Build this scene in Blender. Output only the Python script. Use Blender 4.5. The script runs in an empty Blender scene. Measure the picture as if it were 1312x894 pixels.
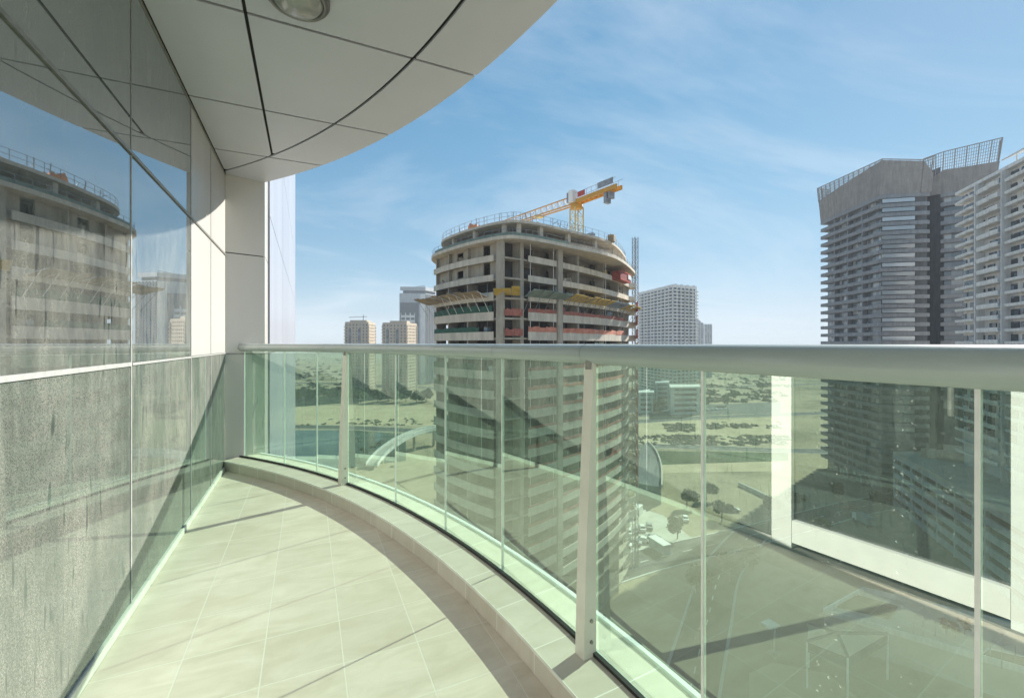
import bpy, bmesh, math, random
from mathutils import Vector, Matrix, noise

R = math.radians
rnd = random.Random(7)
scene = bpy.context.scene
COL = scene.collection

# ------------------------------------------------------------------ camera, sky, sun
F = 560.0
EYE = 1.30
YAW = math.atan(262 / F)
cs, sn = math.cos(YAW), math.sin(YAW)
cam_d = bpy.data.cameras.new('camera')
cam_d.sensor_width = 36
cam_d.lens = 36 * F / 1312
cam_d.shift_y = -7 / 1312
cam_d.clip_start = 0.05
cam_d.clip_end = 20000
cam = bpy.data.objects.new('camera', cam_d)
cam.location = (0, 0, EYE)
cam.rotation_euler = (R(90), 0, -YAW)
COL.objects.link(cam)
scene.camera = cam

SUN_AZ, SUN_EL = 74.0, 36.0          # degrees clockwise from +Y, degrees up
w = bpy.data.worlds.new('World')
scene.world = w
w.use_nodes = True
wn, wl = w.node_tree.nodes, w.node_tree.links
wn.clear()
wo = wn.new('ShaderNodeOutputWorld')
bg = wn.new('ShaderNodeBackground')
sky = wn.new('ShaderNodeTexSky')
sky.sky_type = 'NISHITA'
sky.sun_disc = False
sky.sun_elevation = R(SUN_EL)
sky.sun_rotation = R(SUN_AZ)
sky.altitude = 1200
sky.air_density = 0.9
sky.dust_density = 0.1
sky.ozone_density = 2.0
tc = wn.new('ShaderNodeTexCoord')
sep = wn.new('ShaderNodeSeparateXYZ')
wl.new(tc.outputs['Generated'], sep.inputs[0])
def wmath(op, a, b=None):
    n = wn.new('ShaderNodeMath'); n.operation = op
    for i, v in enumerate((a, b)):
        if v is None: continue
        if isinstance(v, (int, float)): n.inputs[i].default_value = v
        else: wl.new(v, n.inputs[i])
    return n.outputs[0]
zz = wmath('ADD', wmath('MAXIMUM', sep.outputs[2], 0.0), 0.12)
comb = wn.new('ShaderNodeCombineXYZ')
wl.new(wmath('DIVIDE', sep.outputs[0], zz), comb.inputs[0])
wl.new(wmath('DIVIDE', sep.outputs[1], zz), comb.inputs[1])
mp = wn.new('ShaderNodeMapping')
mp.inputs['Rotation'].default_value = (0, 0, R(28))
mp.inputs['Scale'].default_value = (0.55, 0.85, 1)
wl.new(comb.outputs[0], mp.inputs[0])
n1 = wn.new('ShaderNodeTexNoise'); n1.inputs['Scale'].default_value = 0.7; n1.inputs['Detail'].default_value = 9
n1.inputs['Roughness'].default_value = 0.62; n1.inputs['Distortion'].default_value = 0.9
wl.new(mp.outputs[0], n1.inputs['Vector'])
cr = wn.new('ShaderNodeValToRGB')
cr.color_ramp.elements[0].position = 0.46; cr.color_ramp.elements[0].color = (0, 0, 0, 1)
cr.color_ramp.elements[1].position = 0.80; cr.color_ramp.elements[1].color = (1, 1, 1, 1)
wl.new(n1.outputs['Fac'], cr.inputs[0])
hs = wn.new('ShaderNodeHueSaturation'); hs.inputs['Saturation'].default_value = 1.22; hs.inputs['Hue'].default_value = .490
wl.new(sky.outputs[0], hs.inputs['Color'])
mixc = wn.new('ShaderNodeMix'); mixc.data_type = 'RGBA'
wl.new(wmath('MULTIPLY', cr.outputs[0], 0.60), mixc.inputs['Factor'])
vm = wn.new('ShaderNodeVectorMath'); vm.operation = 'MULTIPLY_ADD'        # soft shoulder: keeps the bright horizon from clipping
wl.new(hs.outputs[0], vm.inputs[0]); vm.inputs[1].default_value = (.27, .245, .215); vm.inputs[2].default_value = (1, 1, 1)
vd = wn.new('ShaderNodeVectorMath'); vd.operation = 'DIVIDE'
wl.new(hs.outputs[0], vd.inputs[0]); wl.new(vm.outputs[0], vd.inputs[1])
wl.new(vd.outputs[0], mixc.inputs['A'])
mixc.inputs['B'].default_value = (3.3, 3.5, 3.7, 1)
wl.new(mixc.outputs['Result'], bg.inputs[0])
bg.inputs[1].default_value = 0.134
wl.new(bg.outputs[0], wo.inputs[0])

sun_d = bpy.data.lights.new('sun', 'SUN')
sun_d.energy = 5.0
sun_d.angle = R(0.53)
sun_d.color = (1.0, 0.95, 0.86)
sun = bpy.data.objects.new('sun', sun_d)
sdir = Vector((math.sin(R(SUN_AZ)) * math.cos(R(SUN_EL)), math.cos(R(SUN_AZ)) * math.cos(R(SUN_EL)), math.sin(R(SUN_EL))))
sun.rotation_euler = (-sdir).to_track_quat('-Z', 'Y').to_euler()
sun.location = (30, 10, 80)
COL.objects.link(sun)

scene.view_settings.view_transform = 'Standard'
scene.view_settings.look = 'None'
scene.view_settings.gamma = 1
scene.view_settings.use_curve_mapping = False
scene.view_settings.exposure = 1.15
scene.render.engine = 'CYCLES'
cy = scene.cycles
cy.max_bounces = 10
cy.diffuse_bounces = 3
cy.glossy_bounces = 5
cy.transparent_max_bounces = 24
cy.volume_bounces = 0
cy.sample_clamp_indirect = 4
cy.blur_glossy = 0.6
cy.caustics_reflective = True
cy.use_denoising = True

# ------------------------------------------------------------------ helpers
def W(xc, zc):
    """camera-aligned ground coordinates (right, ahead) -> world x, y"""
    return (xc * cs + zc * sn, -xc * sn + zc * cs)

class MB:
    def __init__(self): self.bm = bmesh.new(); self.mi = 0
    def face(self, pts):
        vs = [self.bm.verts.new(p) for p in pts]
        f = self.bm.faces.new(vs); f.material_index = self.mi
        return f
    def prism(self, poly, z0, z1, top=True, bottom=True):
        """poly: list of (x,y) (any winding), or list of pairs for a different top polygon"""
        a = sum(poly[i][0] * poly[(i + 1) % len(poly)][1] - poly[(i + 1) % len(poly)][0] * poly[i][1] for i in range(len(poly)))
        if a < 0: poly = poly[::-1]
        lo = [self.bm.verts.new((p[0], p[1], z0)) for p in poly]
        hi = [self.bm.verts.new((p[0], p[1], z1)) for p in poly]
        n = len(poly)
        fs = [self.bm.faces.new((lo[i], lo[(i + 1) % n], hi[(i + 1) % n], hi[i])) for i in range(n)]
        if top: fs.append(self.bm.faces.new(hi))
        if bottom: fs.append(self.bm.faces.new(lo[::-1]))
        for f in fs: f.material_index = self.mi
        return self
    def box(self, x0, y0, z0, x1, y1, z1):
        return self.prism([(x0, y0), (x1, y0), (x1, y1), (x0, y1)], z0, z1)
    def bar(self, p, q, wd, z0, z1):
        """upright wall strip along p->q (x,y), width wd centred"""
        p, q = Vector(p[:2]), Vector(q[:2]); d = q - p
        if d.length < 1e-6: return self
        n = Vector((-d.y, d.x)).normalized() * wd / 2
        return self.prism([p - n, q - n, q + n, p + n], z0, z1)
    def strip(self, pts, wd, z0, z1):
        """one-sided wall strip following an open polyline; thickness wd to the left of the direction"""
        off = offset_open(pts, wd)
        n = len(pts)
        for i in range(n - 1):
            self.prism([pts[i], pts[i + 1], off[i + 1], off[i]], z0, z1)
        return self
    def beam(self, a, b, r, sides=4, r2=None):
        a, b = Vector(a), Vector(b); d = b - a
        if d.length < 1e-6: return self
        d.normalize()
        up = Vector((0, 0, 1)) if abs(d.z) < .95 else Vector((1, 0, 0))
        s = d.cross(up).normalized(); t = s.cross(d)
        r2 = r if r2 is None else r2
        rings = []
        for c, rr in ((a, r), (b, r2)):
            rings.append([self.bm.verts.new(c + (s * math.cos(2 * math.pi * (k + .5) / sides) + t * math.sin(2 * math.pi * (k + .5) / sides)) * rr) for k in range(sides)])
        for k in range(sides):
            f = self.bm.faces.new((rings[0][k], rings[0][(k + 1) % sides], rings[1][(k + 1) % sides], rings[1][k])); f.material_index = self.mi
        for rg in (rings[0][::-1], rings[1]):
            f = self.bm.faces.new(rg); f.material_index = self.mi
        return self
    def tube(self, pts, r, sides=16, caps=True):
        n = len(pts); rings = []
        P = [Vector(p) for p in pts]
        for i in range(n):
            d = (P[min(i + 1, n - 1)] - P[max(i - 1, 0)]).normalized()
            up = Vector((0, 0, 1)) if abs(d.z) < .95 else Vector((1, 0, 0))
            s = d.cross(up).normalized(); t = s.cross(d)
            rings.append([self.bm.verts.new(P[i] + (s * math.cos(2 * math.pi * k / sides) + t * math.sin(2 * math.pi * k / sides)) * r) for k in range(sides)])
        for i in range(n - 1):
            for k in range(sides):
                f = self.bm.faces.new((rings[i][k], rings[i][(k + 1) % sides], rings[i + 1][(k + 1) % sides], rings[i + 1][k]))
                f.material_index = self.mi; f.smooth = True
        if caps:
            for rg in (rings[0][::-1], rings[-1]):
                f = self.bm.faces.new(rg); f.material_index = self.mi
        return self
    def lathe(self, prof, c, sides=32):
        rings = []
        for r, z in prof:
            if r < 1e-5: rings.append([self.bm.verts.new((c[0], c[1], c[2] + z))])
            else: rings.append([self.bm.verts.new((c[0] + r * math.cos(2 * math.pi * k / sides), c[1] + r * math.sin(2 * math.pi * k / sides), c[2] + z)) for k in range(sides)])
        for a, b in zip(rings, rings[1:]):
            for k in range(sides):
                k2 = (k + 1) % sides
                if len(a) == 1: vs = (a[0], b[k2], b[k])
                elif len(b) == 1: vs = (a[k], a[k2], b[0])
                else: vs = (a[k], a[k2], b[k2], b[k])
                f = self.bm.faces.new(vs); f.smooth = True; f.material_index = self.mi
        return self
    def build(self, name, mats, parent=None, bevel=0):
        if bevel:
            bmesh.ops.bevel(self.bm, geom=[e for e in self.bm.edges], offset=bevel, segments=1, affect='EDGES', clamp_overlap=True)
        bmesh.ops.recalc_face_normals(self.bm, faces=self.bm.faces)
        me = bpy.data.meshes.new(name); self.bm.to_mesh(me); self.bm.free()
        for m in (mats if isinstance(mats, (list, tuple)) else [mats]): me.materials.append(m)
        o = bpy.data.objects.new(name, me); COL.objects.link(o)
        if parent is not None:
            o.parent = parent
            if parent.matrix_basis != Matrix.Identity(4):
                o.matrix_parent_inverse = parent.matrix_basis.inverted()
        return o

def offset_open(pts, d):
    P = [Vector(p[:2]) for p in pts]; out = []
    for i in range(len(P)):
        ns = []
        if i > 0:
            e = (P[i] - P[i - 1]).normalized(); ns.append(Vector((-e.y, e.x)))
        if i < len(P) - 1:
            e = (P[i + 1] - P[i]).normalized(); ns.append(Vector((-e.y, e.x)))
        m = sum(ns, Vector((0, 0))).normalized()
        out.append(P[i] + m * d / max(.35, m.dot(ns[0])))
    return out

def offset_closed(poly, d):
    """positive d grows the polygon"""
    a = sum(poly[i][0] * poly[(i + 1) % len(poly)][1] - poly[(i + 1) % len(poly)][0] * poly[i][1] for i in range(len(poly)))
    P = [Vector(p[:2]) for p in poly]
    if a < 0: P = P[::-1]
    out = []
    n = len(P)
    for i in range(n):
        e1 = (P[i] - P[i - 1]).normalized(); e2 = (P[(i + 1) % n] - P[i]).normalized()
        n1, n2 = Vector((e1.y, -e1.x)), Vector((e2.y, -e2.x))
        m = (n1 + n2).normalized()
        out.append(P[i] + m * d / max(.4, m.dot(n1)))
    return out

def smooth_closed(P, n=8):
    P = [Vector(p[:2]) for p in P]; out = []
    m = len(P)
    for i in range(m):
        p0, p1, p2, p3 = P[i - 1], P[i], P[(i + 1) % m], P[(i + 2) % m]
        for k in range(n):
            t = k / n
            out.append(.5 * ((2 * p1) + (p2 - p0) * t + (2 * p0 - 5 * p1 + 4 * p2 - p3) * t * t + (3 * p1 - p0 - 3 * p2 + p3) * t ** 3))
    return out

def empty(name, loc=(0, 0, 0), label=None, cat=None, group=None):
    o = bpy.data.objects.new(name, None); COL.objects.link(o); o.location = loc
    o.empty_display_size = .2
    return tag(o, label, cat, group)

def tag(o, label=None, cat=None, group=None, kind=None):
    if label: o['label'] = label
    if cat: o['category'] = cat
    if group: o['group'] = group
    if kind: o['kind'] = kind
    return o

def copy_tree(root, loc=None, rz=None, label=None):
    r = root.copy(); COL.objects.link(r)
    if loc is not None: r.location = loc
    if rz is not None: r.rotation_euler = (0, 0, rz)
    if label: r['label'] = label
    for ch in list(root.children):
        c = ch.copy(); COL.objects.link(c); c.parent = r; c.matrix_parent_inverse = ch.matrix_parent_inverse.copy()
        for g in list(ch.children):
            d = g.copy(); COL.objects.link(d); d.parent = c
    return r

# ------------------------------------------------------------------ materials
class NT:
    def __init__(self, name):
        self.m = bpy.data.materials.new(name); self.m.use_nodes = True
        self.t = self.m.node_tree; self.t.nodes.clear()
        self.out = self.n('ShaderNodeOutputMaterial')
    def n(self, typ, **kw):
        nd = self.t.nodes.new(typ)
        for k, v in kw.items(): setattr(nd, k, v)
        return nd
    def l(self, a, b): self.t.links.new(a, b)
    def put(self, sock, v):
        if isinstance(v, bpy.types.NodeSocket): self.l(v, sock)
        else: sock.default_value = v
    def math(self, op, a, b=None, clamp=False):
        nd = self.n('ShaderNodeMath', operation=op); nd.use_clamp = clamp
        self.put(nd.inputs[0], a)
        if b is not None: self.put(nd.inputs[1], b)
        return nd.outputs[0]
    def coord(self, kind='Object', scale=(1, 1, 1), rot=(0, 0, 0), loc=(0, 0, 0)):
        c = self.n('ShaderNodeTexCoord')
        if kind == 'World':
            g = self.n('ShaderNodeNewGeometry'); src = g.outputs['Position']
        else: src = c.outputs[kind]
        m = self.n('ShaderNodeMapping')
        m.inputs['Scale'].default_value = scale; m.inputs['Rotation'].default_value = rot; m.inputs['Location'].default_value = loc
        self.l(src, m.inputs[0]); return m.outputs[0]
    def noise(self, vec, scale, detail=4, rough=.55, dist=0):
        nd = self.n('ShaderNodeTexNoise')
        nd.inputs['Scale'].default_value = scale; nd.inputs['Detail'].default_value = detail
        nd.inputs['Roughness'].default_value = rough; nd.inputs['Distortion'].default_value = dist
        self.l(vec, nd.inputs['Vector']); return nd.outputs['Fac']
    def ramp(self, fac, stops):
        nd = self.n('ShaderNodeValToRGB')
        els = nd.color_ramp.elements
        while len(els) < len(stops): els.new(.5)
        for e, (p, c) in zip(els, stops):
            e.position = p; e.color = (*c, 1) if len(c) == 3 else c
        self.l(fac, nd.inputs[0]); return nd.outputs[0]
    def mix(self, fac, a, b):
        nd = self.n('ShaderNodeMix', data_type='RGBA')
        self.put(nd.inputs['Factor'], fac)
        for s, v in (('A', a), ('B', b)):
            if isinstance(v, tuple): nd.inputs[s].default_value = (*v, 1) if len(v) == 3 else v
            else: self.l(v, nd.inputs[s])
        return nd.outputs['Result']
    def mixs(self, fac, a, b):
        nd = self.n('ShaderNodeMixShader'); self.put(nd.inputs[0], fac); self.l(a, nd.inputs[1]); self.l(b, nd.inputs[2]); return nd.outputs[0]
    def bump(self, h, strength=.3, dist=.01):
        nd = self.n('ShaderNodeBump'); nd.inputs['Strength'].default_value = strength; nd.inputs['Distance'].default_value = dist
        self.l(h, nd.inputs['Height']); return nd.outputs[0]
    def pbr(self, col, rough=.6, metal=0, normal=None, spec=.5):
        nd = self.n('ShaderNodeBsdfPrincipled')
        if isinstance(col, tuple): nd.inputs['Base Color'].default_value = (*col, 1)
        else: self.l(col, nd.inputs['Base Color'])
        self.put(nd.inputs['Roughness'], rough); nd.inputs['Metallic'].default_value = metal
        nd.inputs['Specular IOR Level'].default_value = spec
        if normal is not None: self.l(normal, nd.inputs['Normal'])
        return nd.outputs[0]
    def schlick(self, f0, mx=1.0):
        lw = self.n('ShaderNodeLayerWeight'); lw.inputs['Blend'].default_value = .5
        p = self.math('POWER', lw.outputs['Facing'], 5)
        return self.math('ADD', self.math('MULTIPLY', p, mx - f0), f0)
    def done(self, shader):
        self.l(shader, self.out.inputs['Surface']); return self.m

def mat_var(name, c1, c2, scale=2.0, rough=.7, metal=0, bump=0, coord='World', stretch=(1, 1, 1), spec=.4, detail=6, lo=.3, hi=.7):
    t = NT(name)
    v = t.coord(coord, scale=stretch)
    f = t.noise(v, scale, detail, .6)
    col = t.ramp(f, [(lo, c1), (hi, c2)])
    nb = None
    if bump:
        nb = t.bump(t.noise(v, scale * 9, 4, .6), bump, .01)
    return t.done(t.pbr(col, rough, metal, nb, spec))

def mat_glass_rail():
    """inner face of the balustrade glass: green tint, mirror-like sheen, faint run marks"""
    t = NT('green_tinted_glass')
    tr = t.n('ShaderNodeBsdfTransparent'); tr.inputs[0].default_value = (0.515, 0.70, 0.585, 1)
    gl = t.n('ShaderNodeBsdfGlossy'); gl.inputs['Roughness'].default_value = 0.0; gl.inputs[0].default_value = (.90, 1, .91, 1)
    df = t.n('ShaderNodeBsdfDiffuse'); df.inputs[0].default_value = (.58, .70, .56, 1)
    tl = t.n('ShaderNodeBsdfTranslucent'); tl.inputs[0].default_value = (.62, .70, .62, 1)
    dirt = t.mixs(.6, df.outputs[0], tl.outputs[0])
    v = t.coord('World', scale=(9, 9, .35))
    streak = t.ramp(t.noise(v, 2.2, 5, .7), [(.5, (0, 0, 0)), (.85, (1, 1, 1))])
    v2 = t.coord('World')
    spots = t.ramp(t.noise(v2, 130, 2, .5), [(.66, (0, 0, 0)), (.72, (1, 1, 1))])
    blot = t.ramp(t.noise(v2, 1.6, 4, .6), [(.4, (0.2, .2, .2)), (.75, (1, 1, 1))])
    cols_ = t.ramp(t.noise(t.coord('World', scale=(11, 11, .10)), 1.0, 2, .4), [(.60, (0.06,) * 3), (.68, (1,) * 3)])
    d = t.math('ADD', t.math('MULTIPLY', streak, .022), t.math('MULTIPLY', t.math('MULTIPLY', spots, cols_), .30))
    d = t.math('ADD', d, .014)
    s = t.mixs(t.schlick(.36, .95), tr.outputs[0], gl.outputs[0])
    return t.done(t.mixs(d, s, dirt))

def mat_clear(name, col):
    t = NT(name); tr = t.n('ShaderNodeBsdfTransparent'); tr.inputs[0].default_value = (*col, 1)
    return t.done(tr.outputs[0])

def mat_wall_glass(name, base, dust_lo, dust_hi, f0, gloss_rough=.012, smear=1.0, dust=1.0, grain=.38):
    """dusty reflective cladding glass"""
    t = NT(name)
    v = t.coord('World')
    fine = t.noise(v, 210, 3, .6)
    mid = t.noise(t.coord('World', scale=(1, 1, .45)), 7, 6, .65, .6)
    big = t.noise(t.coord('World', scale=(1, 1, .6)), 1.7, 5, .6, .9)
    speck = t.ramp(fine, [(.34, (grain,) * 3), (.66, (1,) * 3)])
    m2 = t.ramp(mid, [(.30, (.62,) * 3), (.62, (1,) * 3)])
    m3 = t.ramp(big, [(.36, (1 - .55 * smear,) * 3), (.52, (1,) * 3)])
    # thin wiped scratches
    st1 = t.noise(t.coord('World', scale=(1, 22, 3.2), rot=(R(24), 0, 0)), 1.6, 2, .4, .3)
    scr = t.ramp(st1, [(.62, (1,) * 3), (.70, (.12,) * 3)])
    scr2 = t.mix(t.ramp(t.noise(v, 1.3, 2), [(.40, (0,) * 3), (.52, (1,) * 3)]), (1, 1, 1), scr)
    run = t.ramp(t.noise(t.coord('World', scale=(14, 14, .5)), 1.4, 5, .65), [(.35, (.72,) * 3), (.6, (1,) * 3)])
    d = t.math('MULTIPLY', t.math('MULTIPLY', speck, m2), t.math('MULTIPLY', m3, t.math('MULTIPLY', scr2, run)))
    amt = t.math('ADD', t.math('MULTIPLY', d, dust_hi - dust_lo), dust_lo)
    df = t.n('ShaderNodeBsdfDiffuse')
    col = t.ramp(mid, [(.3, (.50 * dust, .51 * dust, .445 * dust)), (.7, (.62 * dust, .62 * dust, .535 * dust))])
    t.l(col, df.inputs[0])
    bd = t.n('ShaderNodeBsdfDiffuse'); bd.inputs[0].default_value = (*base, 1)
    gl = t.n('ShaderNodeBsdfGlossy'); gl.inputs['Roughness'].default_value = gloss_rough; gl.inputs[0].default_value = (.86, .92, .95, 1)
    s = t.mixs(t.schlick(f0, .9), bd.outputs[0], gl.outputs[0])
    return t.done(t.mixs(amt, s, df.outputs[0]))

def mat_tile(name, size, ox, oy, c1, c2, grout, arc=None):
    t = NT(name)
    g = t.n('ShaderNodeNewGeometry'); sp = t.n('ShaderNodeSeparateXYZ'); t.l(g.outputs['Position'], sp.inputs[0])
    if arc:   # radial joints on the curved kerb
        cx, cy_, rad = arc
        ang = t.math('ARCTAN2', t.math('SUBTRACT', sp.outputs[1], cy_), t.math('SUBTRACT', sp.outputs[0], cx))
        a = t.math('MULTIPLY', ang, rad / size); cells = [a]
    else:
        cells = [t.math('DIVIDE', t.math('SUBTRACT', sp.outputs[0], ox), size), t.math('DIVIDE', t.math('SUBTRACT', sp.outputs[1], oy), size)]
    mask = None; ids = []
    for c in cells:
        fr = t.math('FRACT', c)
        e = t.math('MINIMUM', fr, t.math('SUBTRACT', 1.0, fr))
        ids.append(t.math('FLOOR', c))
        mask = e if mask is None else t.math('MINIMUM', mask, e)
    gm = t.ramp(mask, [(.0050, (1,) * 3), (.0105, (0,) * 3)])
    wn_ = t.n('ShaderNodeTexWhiteNoise'); wn_.noise_dimensions = '2D'
    cb = t.n('ShaderNodeCombineXYZ'); t.l(ids[0], cb.inputs[0])
    if len(ids) > 1: t.l(ids[1], cb.inputs[1])
    t.l(cb.outputs[0], wn_.inputs['Vector'])
    v = t.coord('World', scale=(1.0, 2.6, 1))
    vein = t.noise(v, 3.4, 7, .62, 1.1)
    base = t.ramp(vein, [(.28, c1), (.72, c2)])
    tint = t.mix(t.math('MULTIPLY', wn_.outputs['Value'], .26), base, (c1[0] * .72, c1[1] * .72, c1[2] * .70))
    stain = t.ramp(t.noise(t.coord('World'), 1.1, 6, .7), [(.40, (0,) * 3), (.72, (1,) * 3)])
    tint = t.mix(t.math('MULTIPLY', stain, .34), tint, (.44, .37, .25))
    fine = t.noise(t.coord('World'), 90, 3, .6)
    tint = t.mix(t.math('MULTIPLY', fine, .07), tint, (.3, .28, .22))
    col = t.mix(gm, tint, grout)
    h = t.math('SUBTRACT', t.math('MULTIPLY', fine, .06), gm)
    rough = t.math('ADD', .34, t.math('MULTIPLY', vein, .25))
    return t.done(t.pbr(col, rough, 0, t.bump(h, .25, .003), .35))

def mat_leaf(name, c1, c2):
    t = NT(name)
    f = t.noise(t.coord('World'), .9, 4)
    col = t.ramp(f, [(.3, c1), (.7, c2)])
    return t.done(t.pbr(col, .75, 0, None, .2))

M = {}
M['rail_glass'] = mat_glass_rail()
M['glass_back'] = mat_clear('glass_outer_face', (.98, 1, .985))
M['glass_edge'] = mat_var('polished_glass_edge', (.52, .62, .58), (.72, .80, .76), 6, .15)
M['sealant'] = mat_var('pale_joint_sealant', (.70, .69, .66), (.84, .83, .79), 14, .4)
def mat_rail():
    t = NT('painted_aluminium'); v = t.coord('World')
    col = t.ramp(t.noise(v, 1.6, 6), [(.3, (.33, .38, .37)), (.7, (.40, .445, .43))])
    dust = t.ramp(t.noise(v, 26, 5, .7), [(.52, (0,) * 3), (.75, (1,) * 3)])
    col = t.mix(t.math('MULTIPLY', dust, .09), col, (.50, .49, .43))
    scr = t.ramp(t.noise(t.coord('World', scale=(3, 3, 60)), 7, 3, .6), [(.66, (0,) * 3), (.74, (1,) * 3)])
    col = t.mix(t.math('MULTIPLY', scr, .10), col, (.20, .22, .21))
    r = t.math('ADD', .17, t.math('MULTIPLY', t.noise(v, 9, 5, .65), .10))
    return t.done(t.pbr(col, r, 0, t.bump(t.noise(v, 60, 3), .015, .002), .65))
M['aluminium'] = mat_rail()
M['post'] = mat_var('cream_painted_post', (.62, .60, .52), (.72, .70, .62), 5, .35)
M['gasket'] = mat_var('black_rubber_gasket', (.012, .014, .013), (.03, .03, .028), 20, .6)
M['tile'] = mat_tile('cream_floor_tile', .30, -.765, .105, (.60, .515, .42), (.765, .68, .59), (.70, .65, .57))
M['kerb'] = mat_tile('cream_kerb_tile', .30, 0, 0, (.57, .52, .44), (.70, .65, .57), (.76, .74, .68), arc=(-5.9, .92, 6.73))
M['wall_low'] = mat_wall_glass('dusty_spandrel_glass', (.030, .045, .040), .05, .62, .26, dust=.62, grain=.10)
M['wall_up'] = mat_wall_glass('dusty_window_glass', (.02, .026, .03), .0, .26, .48, smear=1.0)
M['clad'] = mat_var('beige_cladding_panel', (.455, .445, .43), (.52, .505, .48), 1.2, .25, 0, stretch=(1, 1, .3), spec=.6)
M['clad2'] = mat_var('pale_cladding_panel', (.66, .67, .70), (.76, .77, .79), .8, .3, 0, stretch=(1, 1, .2), spec=.5)
M['clad3'] = mat_var('pale_blue_cladding', (.30, .32, .38), (.36, .38, .44), .8, .3, 0, stretch=(1, 1, .2), spec=.5)
M['joint'] = mat_var('pale_metal_trim', (.30, .31, .31), (.44, .44, .43), 30, .35)
M['joint_dark'] = mat_var('grey_metal_trim', (.22, .22, .20), (.34, .33, .30), 18, .4, .5)
M['skirt'] = mat_var('white_skirting_trim', (.66, .65, .58), (.82, .81, .74), 12, .4)
M['soffit'] = mat_var('greige_soffit_panel', (.50, .52, .565), (.565, .585, .625), .7, .38, 0, spec=.4)
M['black'] = mat_var('black_shadow_gap', (.008, .008, .008), (.02, .02, .02), 9, .8)
M['white_frame'] = mat_var('white_door_frame', (.74, .74, .70), (.82, .82, .78), 9, .3)
M['dark_glass'] = mat_wall_glass('door_glass', (.012, .016, .016), .0, .10, .12)
M['lamp_ring'] = mat_var('pewter_lamp_ring', (.16, .16, .15), (.24, .24, .22), 12, .3, .7)
t_ = NT('frosted_lamp_glass'); M['lamp_lens'] = t_.done(t_.pbr((.30, .31, .29), .12, 0, None, .8))

# ------------------------------------------------------------------ the balcony we stand on
CX, CY, RG = -5.9, .92, 6.93
JA = [40.2, 34.8, 30.4, 26.4, 20.4, 14.95, 9.87, 4.1]
JP = [Vector((CX + RG * math.cos(R(a)), CY + RG * math.sin(R(a)))) for a in JA]
JP += [Vector(p) for p in ((1.0418, .918), (1.0758, .352), (1.098, -.25), (1.08, -.86), (1.02, -1.46), (.92, -2.06))]
def rail_curve():
    pts = []
    a = 40.6
    while a > 4.1:
        pts.append(Vector((CX + RG * math.cos(R(a)), CY + RG * math.sin(R(a))))); a -= 1.3
    q = [JP[6]] + JP[7:]
    for i in range(1, len(q) - 1):
        p0, p1, p2, p3 = q[i - 1], q[i], q[i + 1], q[min(i + 2, len(q) - 1)]
        for k in range(5):
            t = k / 5
            pts.append(.5 * ((2 * p1) + (p2 - p0) * t + (2 * p0 - 5 * p1 + 4 * p2 - p3) * t * t + (3 * p1 - p0 - 3 * p2 + p3) * t ** 3))
    pts.append(q[-1])
    return pts
GC = rail_curve()            # runs from the far end towards and past the camera
# travelling this way the inside of the balcony is on the right hand: offset_open(+) is outwards
kerb_in, kerb_out = offset_open(GC, -.195), offset_open(GC, .15)
WALL = -.775
KH = .10

# floor
mb = MB()
fl = [(WALL - .2, 5.6)] + [tuple(p) for p in offset_open(GC, -.10)] + [(WALL - .2, -2.3)]
mb.prism(fl, -.25, 0)
tag(mb.build('balcony_floor', M['tile']), kind='structure')
mb = MB()
outer = [tuple(p) for p in kerb_out]
mb.prism([(WALL - .2, 5.6)] + outer + [(WALL - .2, -2.3)], -.62, -.255)
tag(mb.build('slab_edge', M['clad2']), kind='structure')

# kerb
mb = MB()
for i in range(len(GC) - 1):
    mb.prism([kerb_in[i], kerb_in[i + 1], kerb_out[i + 1], kerb_out[i]], -.25 if i < 0 else .001, KH)
bm = mb.bm
bmesh.ops.remove_doubles(bm, verts=bm.verts, dist=.0005)
# drop the inner cross walls
dead = [f for f in bm.faces if sum(1 for g in bm.faces if set(g.verts) == set(f.verts)) > 1]
bmesh.ops.delete(bm, geom=dead, context='FACES')
kerb = mb.build('kerb', M['kerb'])
tag(kerb, 'low curved kerb of cream tiles running under the green glass balustrade', 'kerb')
mb = MB()
mb.strip([p for p in offset_open(GC, -.199)], .003, KH - .012, KH + .0025)
o = mb.build('edge_trim', M['skirt'], kerb)
mb = MB()
fa = [tuple(p) for p in offset_open(GC, .153)]
mb.strip(fa, .02, -.62, KH + .012)
o = mb.build('outer_flashing', M['clad2'], kerb)

# balustrade
bal = empty('glass_balustrade', (JP[3].x, JP[3].y, KH), 'curved green tinted glass balustrade with a round pale handrail and tapered cream posts', 'balustrade')
for i in range(len(JP) - 1):
    a, b = JP[i], JP[i + 1]
    e = (b - a).normalized(); n = Vector((-e.y, e.x))      # outward
    a2, b2 = a + e * .003, b - e * .003
    z0, z1 = KH - .0 + .004, 1.232
    ao, bo = a2 + n * .010, b2 + n * .010
    mb = MB()
    mb.mi = 0; mb.face([(*a2, z0), (*b2, z0), (*b2, z1), (*a2, z1)])
    mb.mi = 1; mb.face([(*bo, z0), (*ao, z0), (*ao, z1), (*bo, z1)])
    mb.mi = 2
    mb.face([(*a2, z0), (*a2, z1), (*ao, z1), (*ao, z0)]); mb.face([(*b2, z0), (*bo, z0), (*bo, z1), (*b2, z1)])
    mb.face([(*a2, z1), (*b2, z1), (*bo, z1), (*ao, z1)]); mb.face([(*a2, z0), (*ao, z0), (*bo, z0), (*b2, z0)])
    mb.build('glass_pane', [M['rail_glass'], M['glass_back'], M['glass_edge']], bal)
    if i not in (2, 6):
        sw = .0036 if i > 6 else .0022
        mb = MB(); mb.prism([b - e * sw - n * .002, b + e * sw - n * .002, b + e * sw + n * .0115, b - e * sw + n * .0115], KH + .003, 1.231)
        mb.build('joint_seal', M['sealant'], bal)
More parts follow.
